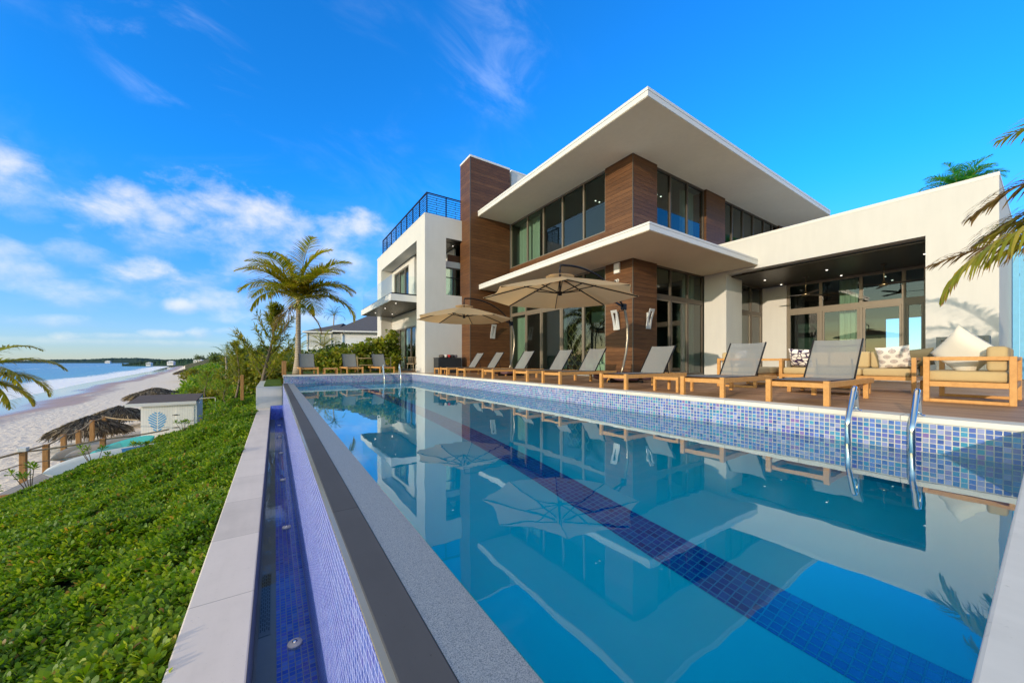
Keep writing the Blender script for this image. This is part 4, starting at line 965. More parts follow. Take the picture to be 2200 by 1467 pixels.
# ================================================================== plants
M['scae'] = leafmat('sea_lettuce_leaf', (.055, .14, .007), (.13, .245, .011), (.27, .36, .028), .45, .38, .3, dead=(.34, .20, .05), patch=1.1)
M['grape'] = leafmat('sea_grape_leaf', (.13, .20, .02), (.29, .35, .045), (.48, .40, .07), .4, .38)
M['palm'] = leafmat('palm_leaf', (.17, .21, .018), (.33, .34, .03), (.52, .41, .06), .4, .48, .4, tipcol=(.34, .17, .06))
M['palmdark'] = leafmat('dark_palm_leaf', (.03, .11, .03), (.05, .17, .04), (.10, .22, .05), .4, .25, .4)
M['palmgreen'] = leafmat('bright_palm_leaf', (.04, .24, .06), (.08, .38, .09), (.20, .48, .10), .4, .5, .4)
M['palmdry'] = leafmat('dry_palm_leaf', (.14, .085, .035), (.22, .14, .06), (.34, .24, .10), .6, .3, .2, tipcol=(.24, .13, .05))
M['rachis'] = plain('palm_midrib', (.36, .34, .06), .45, var=.15)
M['rachisdry'] = plain('dry_midrib', (.30, .19, .08), .6, var=.2)
M['trunk'] = None
M['needle'] = leafmat('casuarina_needles', (.13, .18, .02), (.25, .27, .035), (.40, .34, .06), .6, .45, .2)
M['shrub'] = leafmat('shrub_leaf', (.11, .15, .015), (.21, .23, .028), (.35, .29, .05), .5, .4)
M['dkshrub'] = leafmat('dark_shrub_leaf', (.05, .09, .016), (.10, .15, .025), (.18, .20, .04), .5, .25)
M['bark'] = plain('grey_brown_bark', (.16, .12, .085), .95, var=.35, scale=5, bump=.8)
def trunkmat():
    m_, t = newmat('palm_trunk_bark'); p = oc(t); sp = t.n('ShaderNodeSeparateXYZ', {0: p})
    wv = t.m('FRACT', t.m('ADD', t.m('MULTIPLY', sp.outputs[2], 9.0), t.m('MULTIPLY', t.noise(p, 3, 3), .9)))
    c = t.mix(t.smooth(wv, .0, .22), (.14, .10, .07, 1), t.mix(t.noise(p, 7, 5), (.30, .24, .18, 1), (.50, .42, .33, 1)))
    finish(t, pbsdf(t, c, .9, .2, nrm=t.bump(wv, .6, .03))); return m_
M['trunk'] = trunkmat()

def frames(D, rng, up_bias=None):
    """orthonormal side/normal vectors for leaf directions D (n,3)"""
    U = np.tile([0, 0, 1.0], (len(D), 1)) if up_bias is None else up_bias
    S = np.cross(D, U); nz = np.linalg.norm(S, axis=1) < 1e-3; S[nz] = [1, 0, 0]
    S /= np.linalg.norm(S, axis=1)[:, None]; Nn = np.cross(S, D); return S, Nn
SPAT = np.array([(0, .02), (.45, .11), (.82, .185), (1.0, .07)])      # along, half width
def leaves(name, Pp, D, L, Wd, mat, parent=None, curl=.12, shape=SPAT, roll=None, rng=RNG):
    """many leaves in ONE mesh: each a folded blade of 8 points"""
    n = len(Pp); S, Nn = frames(D, rng)
    if roll is None: roll = rng.normal(0, .5, n)
    cr, sr = np.cos(roll)[:, None], np.sin(roll)[:, None]; S, Nn = S*cr+Nn*sr, Nn*cr-S*sr
    k = len(shape); V = np.zeros((n, 2*k, 3))
    for i, (a, h) in enumerate(shape):
        base = Pp + D*(a*L)[:, None] + Nn*(-curl*a*a*L)[:, None]; off = S*(h*Wd)[:, None]
        V[:, 2*i] = base - off; V[:, 2*i+1] = base + off
    b = (np.arange(n)*2*k)[:, None]; fs = []
    for i in range(k-1): fs.append(b + np.array([[2*i, 2*i+1, 2*i+3, 2*i+2]]))
    return np_mesh(name, V.reshape(-1, 3), [np.concatenate(fs)], mat, parent)
def sph(n, rng, zmin=-1):
    z = rng.uniform(zmin, 1, n); a = rng.uniform(0, 2*np.pi, n); r_ = np.sqrt(1-z*z); return np.stack([r_*np.cos(a), r_*np.sin(a), z], 1)

# --- the sea lettuce carpet on the slope: rosettes of spatulate leaves
def shed_zone(x, y): return (x > -7.5) & (x < -3.9) & (y > 29.4) & (y < 33.6)
def path_zone(x, y): return (x < -6.6) & (x > -9.6) & (y > 19.2) & (y < 27)
def rosettes(n, xr, yr, rng, test):
    x = rng.uniform(*xr, n); y = rng.uniform(*yr, n); k = test(x, y); x, y = x[k], y[k]
    clump = .5+.5*np.sin(x*2.1+1.3*np.sin(y*1.7))*np.sin(y*1.9+1.1*np.sin(x*1.3)); big = .5+.5*np.sin(x*.8+y*.55)*np.sin(y*.45-x*.6+1)
    keep = rng.random(len(x)) < (.30+.70*clump); x, y, clump, big = x[keep], y[keep], clump[keep], big[keep]
    return x, y, clump, big
def carpet(name, spec, seedv):
    rng = np.random.default_rng(seedv); PP = []; DD = []; LL = []; WW = []
    for (n, xr, yr, test, size, hgt, nl) in spec:
        x, y, cl, bg_ = rosettes(n, xr, yr, rng, test); z = hill_z(x, y) + hgt*(.12+.88*cl*rng.uniform(.6, 1, len(x))) + .18*bg_
        m = len(x); ax = np.stack([rng.normal(-.22, .32, m), rng.normal(-.05, .32, m), np.ones(m)], 1); ax /= np.linalg.norm(ax, axis=1)[:, None]
        sz = size*rng.uniform(.75, 1.25, m)
        S = np.cross(ax, [0, 1, 0]); S /= np.linalg.norm(S, axis=1)[:, None]; T = np.cross(ax, S)
        ph = rng.uniform(0, 6.28, m)
        for q in range(nl):
            a = ph + q*2.399; tl = .35+1.05*(q/nl)+rng.normal(0, .12, m)      # outer leaves lie flatter
            d = ax*np.cos(tl)[:, None] + (S*np.cos(a)[:, None]+T*np.sin(a)[:, None])*np.sin(tl)[:, None]
            PP.append(np.stack([x, y, z], 1) - ax*(sz*.35*q/nl)[:, None]); DD.append(d); LL.append(sz*rng.uniform(.85, 1.1, m)); WW.append(sz*rng.uniform(.8, 1.15, m))
    return leaves(name, np.concatenate(PP), np.concatenate(DD), np.concatenate(LL), np.concatenate(WW), M['scae'], curl=.18, rng=rng)
onhill = lambda x, y: (x > toe(y)+.1) & ~shed_zone(x, y) & ~path_zone(x, y)
gc = carpet('ground_cover', [
    (20000, (-5.2, -.58), (.6, 9), lambda x, y: onhill(x, y), .086, .32, 15),
    (24000, (-8.2, -.58), (9, 20), lambda x, y: onhill(x, y) & (x < -.58), .106, .30, 12),
    (9500, (-9, -.70), (20, 36), lambda x, y: onhill(x, y) & ((x < -.8) | (y > 23)), .165, .28, 10),
    (1800, (-9.5, -.58), (-14, .6), lambda x, y: onhill(x, y), .17, .26, 9),
    (9000, (-14, 1), (36, 75), lambda x, y: onhill(x, y), .34, .6, 8),
    (7000, (-34, 6), (75, 210), lambda x, y: onhill(x, y), .9, .9, 7)], 21)
tag(gc, kind='stuff')

def foliage_blob(name, parent, centers, radii, n, size, mat, seedv, shape=SPAT, up=.3, squash=1.0, shell=.55, wr=.9):
    rng = np.random.default_rng(seedv); C_ = np.asarray(centers, float); Rr = np.asarray(radii, float)
    k = rng.choice(len(C_), n, p=Rr**2/np.sum(Rr**2)); d = sph(n, rng); rr = Rr[k]*(shell+(1-shell)*rng.random(n)**.6)*(1+.18*rng.normal(size=n))
    P = C_[k] + d*rr[:, None]*np.array([1, 1, squash]); D = d*.7 + rng.normal(0, .6, (n, 3)) + np.array([0, 0, up]); D /= np.linalg.norm(D, axis=1)[:, None]
    L = size*rng.uniform(.6, 1.25, n); return leaves(name, P, D, L, L*wr, mat, parent, rng=rng, shape=shape)
# --- palms
def frond(parent, base, az, el, length, droop, mat, ns=34, leaf=.55, seedv=0, rmat='rachis', side_droop=.5, name='frond', width=.032, bend=0.0, gap=0.0):
    rng = np.random.default_rng(seedv); m = MB(); pts = []; p = Vector(base); seg = 22; e = el; a = az
    for i in range(seg+1):
        pts.append(p.copy()); d = Vector((math.cos(e)*math.cos(a), math.cos(e)*math.sin(a), math.sin(e))); p = p + d*(length/seg); e -= droop*(0.35+1.3*i/seg)/seg; a += bend/seg
    rad = [max(.004, .022*length/3*(1-i/seg)+.004) for i in range(seg+1)]
    m.tube(pts, rad, 6); nm = len(m.f); tip = [0.0]*len(m.v); m.mi = [1]*nm
    V = list(m.v); F = [list(f) for f in m.f]; mi = list(m.mi); T = list(tip)
    for i in range(ns):
        f = .10+.90*i/(ns-1); q = f*seg; j = min(int(q), seg-1); P = pts[j].lerp(pts[j+1], q-j); tan = (pts[j+1]-pts[j]).normalized()
        sd_ = tan.cross(Vector((0, 0, 1)));
        if sd_.length < .05: sd_ = Vector((1, 0, 0))
        sd_.normalize(); upv = sd_.cross(tan).normalized()
        ll = leaf*(math.sin(math.pi*min(1, .12+.86*f))**.55)*(.9+.2*rng.random())*(1-.25*f)
        for s_ in (-1, 1):
            if rng.random() < gap: continue
            fwd = .35+.55*f+rng.normal()*.06
            d0 = (sd_*s_*math.cos(fwd)+tan*math.sin(fwd)+upv*(.22+.1*rng.normal())).normalized(); k0 = len(V); w0 = width*(1-.35*f)*(.8+.4*rng.random())
            dd = side_droop*(.7+.6*rng.random()); pp = P.copy(); dcur = d0.copy(); wn = dcur.cross(Vector((0, 0, 1))); wn = wn.normalized() if wn.length > .02 else tan
            for h in range(5):
                hw = w0*(.55, 1.0, .9, .6, .08)[h]*.5; V += [tuple(pp-wn*hw), tuple(pp+wn*hw)]; T += [h/4, h/4]
                pp = pp + dcur*(ll/4); dcur = (dcur+Vector((0, 0, -dd*.42))).normalized()
            for h in range(4): F.append([k0+2*h, k0+2*h+1, k0+2*h+3, k0+2*h+2]); mi.append(0)
    b = MB(); b.v = V; b.f = F; b.mi = mi; b.sm = [False]*len(F)
    return b.build(name, [mat, M[rmat]], parent, attrs={'tip': T})
def palm(label, loc, height, lean, fronds, length, mat, seedv, trunk_r=.16, cat='palm tree', group=None, leaf=.6, ns=30, nuts=False, dry=0, name='palm_tree', upright=12):
    rng = random.Random(seedv); t = thing(name, label, cat, loc, 0, group)
    P = [(lean[0]*(i/10)**1.6, lean[1]*(i/10)**1.6, height*i/10) for i in range(11)]
    m = MB(); m.tube(P, [trunk_r*(1.45-.75*min(1, i/2.5)) if i < 3 else trunk_r*(.76-.022*i) for i in range(11)], 14); m.build('trunk', M['trunk'], t)
    top = Vector(P[-1])
    for i in range(fronds):
        az = i*2.399+rng.uniform(-.25, .25); f = i/fronds; el = R(84-(84-upright)*f+rng.uniform(-9, 9))
        frond(t, top+Vector((.05*math.cos(az), .05*math.sin(az), .05*(1-f))), az, el, length*rng.uniform(.85, 1.1)*(1-.15*(f > .9)), R(65+50*f)+rng.uniform(-.1, .2), mat, ns=ns, leaf=leaf, seedv=seedv*100+i, width=.058*length/2.6)
    for i in range(dry):
        az = rng.uniform(0, 6.28); frond(t, top-Vector((0, 0, .12)), az, R(-25-rng.uniform(0, 30)), length*.6, R(45), M['palmdry'], ns=18, leaf=leaf*.7, seedv=seedv*999+i, rmat='rachisdry', side_droop=.8)
    if nuts:
        for i in range(5):
            a = i*1.3; c = MB(); c.lathe(top+Vector((.17*math.cos(a), .17*math.sin(a), -.30-.05*(i % 2))), [(0, -.10), (.06, -.085), (.088, 0), (.06, .085), (0, .10)], 10); c.build('coconut', plain('green_coconut', (.12, .16, .04), .4), t)
    return t
palm('coconut palm with a pale ringed trunk standing at the far end of the pool', (.92, 19.7, -.06), 3.55, (.02, -.1), 25, 2.9, M['palm'], 5, .17, leaf=1.0, ns=70, nuts=True, dry=4)
palm('small dark palm behind the coconut palm trunk, in front of the white cottage', (3.0, 30.5, -.3), 2.0, (.1, 0), 16, 1.7, M['palm'], 8, .14, leaf=.5, ns=22)
palm('tall slim dark palm rising behind the roof of the white cottage', (7.7, 64, -.1), 8.0, (.3, 0), 15, 2.2, M['palmdark'], 9, .16, leaf=.6, ns=18)
palm('dark palm among bushes on the dune left of the feathery tree', (-4.0, 46, -1.2), 2.2, (-.1, 0), 14, 1.9, M['palmdark'], 12, .14, leaf=.5, ns=18)
palm('short palm with yellow green fronds between the feathery tree and the coconut palm', (1.4, 34, -.3), 1.5, (0, 0), 14, 1.8, M['palm'], 14, .14, leaf=.5, ns=20)
palm('bright green palm crown showing above the parapet of the white wing', (29.5, 2.55, -.6), 9.9, (.2, .1), 32, 1.75, M['palmgreen'], 17, .2, leaf=.62, ns=44, upright=36)
# near palm on the slope, only its fronds reach into the picture at the left edge
lp_ = thing('palm_tree', 'palm leaning in from the left edge above the sand, its tips browned', 'palm tree', (-6.45, 14.9, float(hill_z(-6.45, 14.9)) - .1))
zb_ = -lp_.location.z
m = MB(); m.tube([(0, 0, 0), (.05, .05, 1.5), (0, 0, zb_+.22)], [.17, .12, .10], 12); m.build('trunk', M['trunk'], lp_)
for i, (az, el, L_, dr) in enumerate([(20, 38, 2.3, 95), (-2, 16, 2.2, 105), (48, 60, 2.2, 95), (-30, 30, 2.0, 100), (70, 15, 2.1, 95), (110, 40, 2.2, 90), (150, 20, 2.2, 95), (200, 40, 2.2, 95), (250, 20, 2.1, 95), (300, 35, 2.2, 95), (330, -5, 1.9, 85), (10, -12, 1.8, 70)]):
    frond(lp_, (0, 0, zb_+.22), R(az), R(el), L_*.78, R(dr), M['palm'], ns=80, leaf=.50, seedv=300+i, side_droop=.55, width=.042)
# palm standing just out of the frame on the right, fronds hanging into it
rp_ = thing('palm_tree', 'palm at the right edge with drooping yellow green fronds against the white wing', 'palm tree', (7.4, -1.7, -.05))
m = MB(); m.tube([(0, 0, 0), (.05, 0, 1.0), (0, 0, 2.0)], [.19, .14, .12], 14); m.build('trunk', M['trunk'], rp_)
for i, (az, el, L_, dr, mt, gp) in enumerate([(107, 22, 2.9, 100, 'palm', .0), (91, 10, 2.6, 32, 'palmdry', .0), (83, 50, 2.7, 105, 'palmdry', .1), (74, 66, 2.9, 85, 'palm', 0), (76, 24, 2.35, 70, 'palm', 0), (81, 36, 2.5, 88, 'palmdry', .05), (86, 30, 2.35, 72, 'palm', .0), (150, 38, 2.8, 85, 'palm', 0), (190, 40, 2.9, 85, 'palm', 0), (20, 40, 2.9, 85, 'palm', 0), (-20, 35, 2.9, 85, 'palm', 0), (230, 30, 2.9, 85, 'palm', 0), (270, 35, 2.8, 85, 'palm', 0), (310, 30, 2.8, 85, 'palm', 0)]):
    frond(rp_, (0, 0, 2.0), R(az), R(el), L_, R(dr), M[mt], ns=58, leaf=.80, seedv=500+i, side_droop=1.7 if i == 0 else .7, width=.048, rmat='rachisdry' if mt == 'palmdry' else 'rachis', gap=gp)
# --- feathery casuarina by the planter
def casuarina(label, loc, h, spread, n, seedv, lean=(0, 0), name='casuarina_tree', mat='needle', group=None):
    rng = np.random.default_rng(seedv); t = thing(name, label, 'tree', loc, 0, group)
    def tr(f): return Vector((lean[0]*f+.10*math.sin(f*5+seedv), lean[1]*f+.06*math.sin(f*4), h*f))
    m = MB(); m.tube([tr(i/10) for i in range(11)], [.07*(1-.85*i/10)*h/3.5+.006 for i in range(11)], 8); m.build('trunk', M['bark'], t)
    PP = []; DD = []; br = MB()
    for i in range(n):
        f = .20+.80*((i+.5)/n); a = i*2.399+rng.normal()*.3; L = spread*(1.02-f)**.75*(.75+.5*rng.random()); b0 = tr(f); el = R(28+32*f+rng.normal()*8)
        d = Vector((math.cos(a)*math.cos(el), math.sin(a)*math.cos(el), math.sin(el))); P = [b0+d*L*q+Vector((0, 0, .25*L*q*q)) for q in np.linspace(0, 1, 6)]
        br.tube(P, [.018*(1-.8*q)*h/3.5 for q in np.linspace(0, 1, 6)], 4, False)
        for q in np.linspace(.22, 1.06, 15):
            p = b0+d*L*q+Vector((0, 0, .25*L*q*q))
            for r_ in range(7):
                dd = np.array(d)*.8+rng.normal(0, .55, 3)+np.array([0, 0, .15]); dd /= np.linalg.norm(dd); PP.append(np.array(p)+rng.normal(0, .035*L, 3)); DD.append(dd)
    br.build('branches', M['bark'], t); PP = np.array(PP); n_ = len(PP); L_ = .24*h/3.5*rng.uniform(.6, 1.3, n_)
    leaves('crown', PP, np.array(DD), L_, np.full(n_, .030*h/3.5), M[mat], t, curl=.25, shape=np.array([(0, .35), (.4, .5), (.8, .4), (1, .05)]), rng=rng); return t
casuarina('feathery casuarina tree rising beside the turf planter, tallest of the dune trees', (-.55, 22.8, -1.5), 4.9, 2.15, 24, 4, (.55, .3))
casuarina('low feathery casuarina left of the tall one, behind a bare timber post', (-1.9, 27.0, -1.6), 3.2, 1.5, 22, 6, (.1, 0))
casuarina('feathery casuarina sapling on the dune edge above the beach shed', (-4.4, 36.0, -2.2), 1.9, 1.3, 16, 10, (0, 0))
casuarina('yellowish feathery bush half way down the dune right of the shed roof', (-2.6, 29.0, -2.4), 1.6, 1.2, 16, 15, (0, 0))
def bush(label, loc, cs, rs, n, size, mat, seedv, name='bush', cat='bush', squash=.8, group=None, trunk=True, shape=SPAT):
    t = thing(name, label, cat, loc, 0, group)
    if trunk:
        m = MB()
        for c in cs[:5]: m.tube([(c[0]*.3, c[1]*.3, -.1), (c[0]*.6, c[1]*.6, c[2]*.5), tuple(c)], [.05, .035, .012], 6)
        m.build('stem', M['bark'], t)
    foliage_blob('foliage', t, cs, rs, n, size, M[mat], seedv, squash=squash, shape=shape); return t
def lumps(rng, n, dx, dy, dz, r0, r1): return [(rng.uniform(-dx, dx), rng.uniform(-dy, dy), rng.uniform(.2, dz)) for _ in range(n)], [rng.uniform(r0, r1) for _ in range(n)]
rr_ = random.Random(3)
def auto_bush(label, loc, nl, dx, dy, dz, r0, r1, n, size, mat, seedv, **k):
    cs, rs = lumps(rr_, nl, dx, dy, dz, r0, r1); return bush(label, loc, cs, rs, n, size, mat, seedv, **k)
BSH = np.array([(0, .1), (.3, .34), (.7, .36), (1, .08)])
auto_bush('olive green thicket behind the planter, between the feathery trees', (.1, 26.5, -1.0), 9, 1.4, 1.4, 1.5, .5, .8, 4200, .17, 'shrub', 31, shape=BSH)
auto_bush('dense dark thicket under the small palms beyond the lawn', (2.4, 29.5, -.4), 11, 2.2, 1.5, 1.7, .6, .9, 4800, .19, 'dkshrub', 32, shape=BSH)
auto_bush('rounded yellow green bush on the dune crest left of the feathery trees', (-2.3, 38, -1.1), 8, 1.6, 2.0, 1.3, .5, .8, 3000, .2, 'shrub', 33, shape=BSH)
auto_bush('brownish low bush on the slope just behind the beach shed', (-4.6, 40, -2.9), 7, 1.2, 1.4, .8, .4, .7, 2400, .18, 'shrub', 34, shape=BSH)
auto_bush('dark bush on the far dune crest under the distant palms', (-4.2, 62, -.6), 8, 2.2, 2.2, 1.0, .7, 1.0, 2600, .3, 'dkshrub', 35, shape=BSH)
auto_bush('large dark bush far along the dune crest, beside the low brown roofed cottage', (-7.5, 92, .0), 8, 2.6, 2.6, 1.4, .8, 1.2, 2200, .4, 'dkshrub', 36, shape=BSH)
auto_bush('olive bush on the dune edge nearest the far thatched shelter', (-16.8, 122, -3.6), 7, 2.4, 2.4, 1.3, .8, 1.2, 1800, .4, 'shrub', 37, shape=BSH)
auto_bush('loose leafy shrub against the white planter wall', (-1.5, 18.6, -1.9), 7, .6, .9, .6, .25, .4, 1600, .14, 'scae', 38)
auto_bush('wide thicket of dark scrub on the crest behind the lawn', (-.2, 50, -.4), 12, 3.6, 2.5, 2.0, .8, 1.2, 4200, .3, 'dkshrub', 39, shape=BSH)
# --- sea grape hedge beyond the end loungers
cs, rs = [], []
for i in range(46):
    u = rr_.random(); x = -1.35+u*4.6; cs.append((x, rr_.uniform(-.5, .6), rr_.uniform(.15, .55+1.75*min(1, .12+u*1.05)))); rs.append(rr_.uniform(.28, .48))
bush('leafy sea grape hedge rising to the right towards the white block', (3.1, 22.3, -.05), cs, rs, 9000, .15, 'grape', 41, name='hedge', cat='hedge', squash=.95, shape=np.array([(0, .15), (.25, .48), (.7, .5), (1, .12)]))
# leggy young plants above the carpet near the boardwalk
def leggy(label, x, y, h, seedv, n=5):
    rng = np.random.default_rng(seedv); z = float(hill_z(x, y)); t = thing('young_shrub', label, 'shrub', (x, y, z-.05), 0, 'leggy shrubs standing out of the ground cover'); m = MB(); PP = []; DD = []; 
    for i in range(n):
        a = rng.uniform(0, 6.28); tp = np.array([.45*h*math.cos(a)*rng.uniform(.2, 1), .45*h*math.sin(a)*rng.uniform(.2, 1), h*rng.uniform(.75, 1.1)])
        m.tube([(0, 0, 0), tuple(tp*np.array([.4, .4, .5])), tuple(tp)], [.016, .013, .009], 5)
        for q in range(15):
            tl = .3+1.2*q/15; aa = q*2.399; DD.append([math.cos(aa)*math.sin(tl), math.sin(aa)*math.sin(tl), math.cos(tl)]); PP.append(tp-np.array([0, 0, .07*q/15]))
    m.build('stem', M['bark'], t); k = len(PP); L_ = rng.uniform(.13, .19, k); leaves('foliage', np.array(PP), np.array(DD), L_, L_*.9, M['scae'], t, rng=rng); return t
for i, (x, y, h, lb) in enumerate([(-6.2, 17.2, .95, 'leggy shrub beside the nearest boardwalk post'), (-5.5, 19.4, .95, 'leggy shrub in front of the blue and white paddle board'), (-7.0, 17.4, .8, 'leggy shrub at the left edge, beneath the drooping palm fronds'),
    (-4.7, 21.6, .8, 'leggy shrub in front of the boardwalk post nearest the shed'), (-4.2, 26.6, .9, 'leggy shrub in front of the white beach shed'), (-3.0, 27.6, .8, 'leggy shrub below the outdoor shower pipe')]): leggy(lb, x, y, h, 60+i)
# ================================================================== beach
t = thing('beach_shed', 'white boarded beach shed with a blue leaf emblem on its front', 'shed', (-5.55, 32.2, -4.4)); X0, X1, Y0, Y1 = -1.32, 1.27, -1.2, 1.3
bd = wood('white_boards', [(.80, .76, .68), (.85, .81, .73), (.90, .86, .78)], plank=.12, axis=0, stretch=(2, 2, 1), rough=.6, groove=.22)
m = MB(); m.box(X0, X1, Y0, Y1, 0, 2.28); m.build('wall', bd, t)
m = MB(); m.add([(X0-.62, Y0-.18, 2.33), (X1+.02, Y0-.18, 2.33), (X1+.02, Y1+.15, 2.62), (X0-.62, Y1+.15, 2.62), (X0-.62, Y0-.18, 2.40), (X1+.02, Y0-.18, 2.40), (X1+.02, Y1+.15, 2.70), (X0-.62, Y1+.15, 2.70)], [(0, 3, 2, 1), (4, 5, 6, 7), (0, 1, 5, 4), (1, 2, 6, 5), (2, 3, 7, 6), (3, 0, 4, 7)])
rf = m.build('roof', plain('brown_shingles', (.105, .075, .06), .9, var=.35, scale=8, bump=.8), t)
m = MB(); m.box(X0-.64, X1+.03, Y0-.22, Y0-.185, 2.20, 2.40); m.build('fascia', M['trim'], rf)
m = MB(); m.add([(X1, Y0, 2.28), (X1, Y1, 2.28), (X1, Y1, 2.61)], [(0, 1, 2)]); m.box(X1, X1+.03, Y0, Y0+.1, 0, 2.3); m.build('side_trim', M['trim'], t)
m = MB(); m.box(X1-.98, X1-.12, Y0-.03, Y0-.002, .12, 2.05); dr = m.build('door', bd, t)
m = MB()
for z in (.75, 1.55):
    m.add([(X1-1.16, Y0-.04, z-.012), (X1-.98, Y0-.04, z-.035), (X1-.80, Y0-.04, z-.012), (X1-.80, Y0-.04, z+.012), (X1-.98, Y0-.04, z+.035), (X1-1.16, Y0-.04, z+.012)], [(0, 1, 2, 3, 4, 5)])
m.box(X1-.28, X1-.14, Y0-.05, Y0-.031, 1.1, 1.14); m.build('hinges', M['black'], dr)
bl = plain('blue_emblem_paint', (.06, .36, .66), .6, var=.08); m = MB(); cx, cz = -.58, .62; yy = Y0-.006
for k, hw in enumerate((.17, .29, .36, .40, .38, .32, .22, .11)):
    z0 = cz - .05 + k*.155; h_ = .078
    for s_ in (-1, 1):
        xa, xb = cx+s_*.03, cx+s_*(.03+hw); rise = hw*.72
        q = [(xa, yy, z0), (xb-s_*.02, yy, z0+rise-.01), (xb, yy, z0+rise+h_*.55), (xb-s_*.03, yy, z0+rise+h_*.95), (xa, yy, z0+h_)]
        m.add(q if s_ > 0 else q[::-1], [(0, 1, 2, 3, 4)])
m.build('leaf_emblem', bl, t)
t = thing('outdoor_shower', 'pale bent pipe shower standing right of the beach shed', 'shower', (-3.55, 31.6, -3.6)); m = MB()
m.tube(smooth_path([(.18, 0, 0), (.18, 0, 1.55), (.14, 0, 1.68), (.0, 0, 1.70), (-.55, 0, 1.68), (-.66, 0, 1.62), (-.68, 0, 1.45)]), .028, 8); m.build('pipe', plain('cream_pipe', (.62, .55, .42), .5), t)
m = MB(); m.lathe((-.68, 0, 1.40), [(.02, .05), (.11, .02), (.11, 0), (0, 0)], 14); m.build('shower_head', M['steel'], t)
def thatch(label, loc, Rr, h, drop, seedv):
    rng = np.random.default_rng(seedv); t = thing('thatched_umbrella', label, 'beach umbrella', loc, 0, 'thatched shelters on the sand'); m = MB(); m.tube([(0, 0, 0), (0, 0, h-.1)], .07, 10); m.build('pole', M['bark'], t)
    n = 5200; f = rng.random(n)**.6; a = rng.uniform(0, 6.28, n); r_ = Rr*f; z = h-drop*(r_/Rr)**1.1; P = np.stack([r_*np.cos(a), r_*np.sin(a), z+rng.normal(0, .04, n)], 1)
    D = np.stack([np.cos(a)+rng.normal(0, .3, n), np.sin(a)+rng.normal(0, .3, n), -.42-.5*f+rng.normal(0, .16, n)], 1); D /= np.linalg.norm(D, axis=1)[:, None]; L_ = rng.uniform(.35, .75, n)*Rr/2
    leaves('thatch', P, D, L_, np.full(n, .055*Rr/2), leafmat('thatch', (.055, .043, .032), (.13, .105, .08), (.30, .25, .19), .9, .1, .1), t, shape=np.array([(0, .5), (.5, .5), (1, .3)]), rng=rng)
    m = MB(); m.lathe((0, 0, 0), [(Rr*.98, h-drop*1.02), (Rr*.5, h-drop*.5), (0, h-.02)], 24); m.build('roof_lining', plain('dark_thatch', (.05, .04, .03), 1), t); return t
thatch('grey thatched umbrella nearest the boardwalk, its rim low over the sand', (-9.9, 34.2, -4.65), 1.65, 1.70, .85, 1)
thatch('grey thatched umbrella just behind the nearest one', (-9.9, 39.4, -4.6), 1.6, 1.75, .70, 2)
thatch('thatched umbrella behind the roof of the white shed', (-10.5, 52.5, -4.4), 2.05, 2.15, .7, 3)
thatch('small distant thatched umbrella at the foot of the green dune', (-19.4, 126, -4.4), 2.2, 2.9, .9, 4)
# boardwalk with rope railings
bw = thing('boardwalk', 'weathered timber landing half hidden by the green slope', 'boardwalk', (-8.2, 21.5, -4.0)); m = MB(); m.box(.25, 1.75, -1.6, 5.2, -.06, 0); m.build('decking', M['greywood'], bw); m = MB(); m.box(.2, 1.8, -1.66, -1.601, -.22, .01); m.build('edge_board', M['post'], bw)
def post(x, y, z, h, label, cap=False, w_=.15):
    t = thing('timber_post', label, 'post', (x, y, z), 0, 'timber posts of the rope railing'); m = MB(); m.box(-w_/2, w_/2, -w_/2, w_/2, -.7 if z < -3 else 0, h); m.build('shaft', M['post'], t, bevel=.01)
    if cap: m = MB(); m.box(-w_*.72, w_*.72, -w_*.72, w_*.72, h, h+.16); m.build('cap', M['trim'], t, bevel=.02)
    return t
th_ = math.atan(510/769.0)
def on(u, v, z):       # a point of the photograph laid on the level z
    s_, c_ = math.sin(th_), math.cos(th_); r_ = (u-1100)/769; q = (775.3-v)/769; d = (z-.6)/q; return (d*(s_+r_*c_), d*(c_-r_*s_))
posts = [(50, 1022, 'capped timber post nearest the camera on the boardwalk', True), (99, 1005, 'timber post second from the left on the boardwalk railing', False), (137, 978, 'timber post third along the seaward railing', False),
         (169, 966, 'timber post left of the green paddle boards', False), (198, 938, 'timber post behind the grey paddle boards', False), (224, 928, 'timber post nearest the thatched umbrella', False), (221, 989, 'timber post in front of the blue and white paddle board', False)]
pp = []
for u, v, lb, cp_ in posts:
    x, y = on(u, v, -4.0); pp.append((x, y)); post(x, y, -4.0, 1.02 if not cp_ else .98, lb, cp_, .17)
def rope(label, pts, r_=.028, sag=.05, grp='rope railings'):
    t = thing('rope_railing', label, 'rope', pts[0], 0, grp); m = MB(); o = Vector(pts[0])
    for a, b_ in zip(pts[:-1], pts[1:]):
        a, b_ = Vector(a)-o, Vector(b_)-o; m.tube([a.lerp(b_, q)-Vector((0, 0, sag*4*q*(1-q))) for q in np.linspace(0, 1, 9)], r_, 6)
    m.build('rope', M['rope'], t); return t
zt_ = -4.0+.98
rope('upper rope of the seaward boardwalk railing', [(-11.4, 15.5, zt_-.3)]+[(pp[i][0], pp[i][1], zt_) for i in (1, 2, 3, 4, 5)]+[(-6.95, 31.0, zt_)], .036)
rope('upper rope of the landward boardwalk railing', [(-11.4, 16.5, zt_-.25), (pp[0][0], pp[0][1], zt_-.02), (pp[6][0], pp[6][1], zt_), (-4.6, 25.5, zt_+.05)], .036)
rope('lower rope of the landward boardwalk railing', [(-11.4, 16.5, zt_-.9), (pp[0][0], pp[0][1], zt_-.5), (pp[6][0], pp[6][1], zt_-.5), (-4.6, 25.5, zt_-.4)], .02)
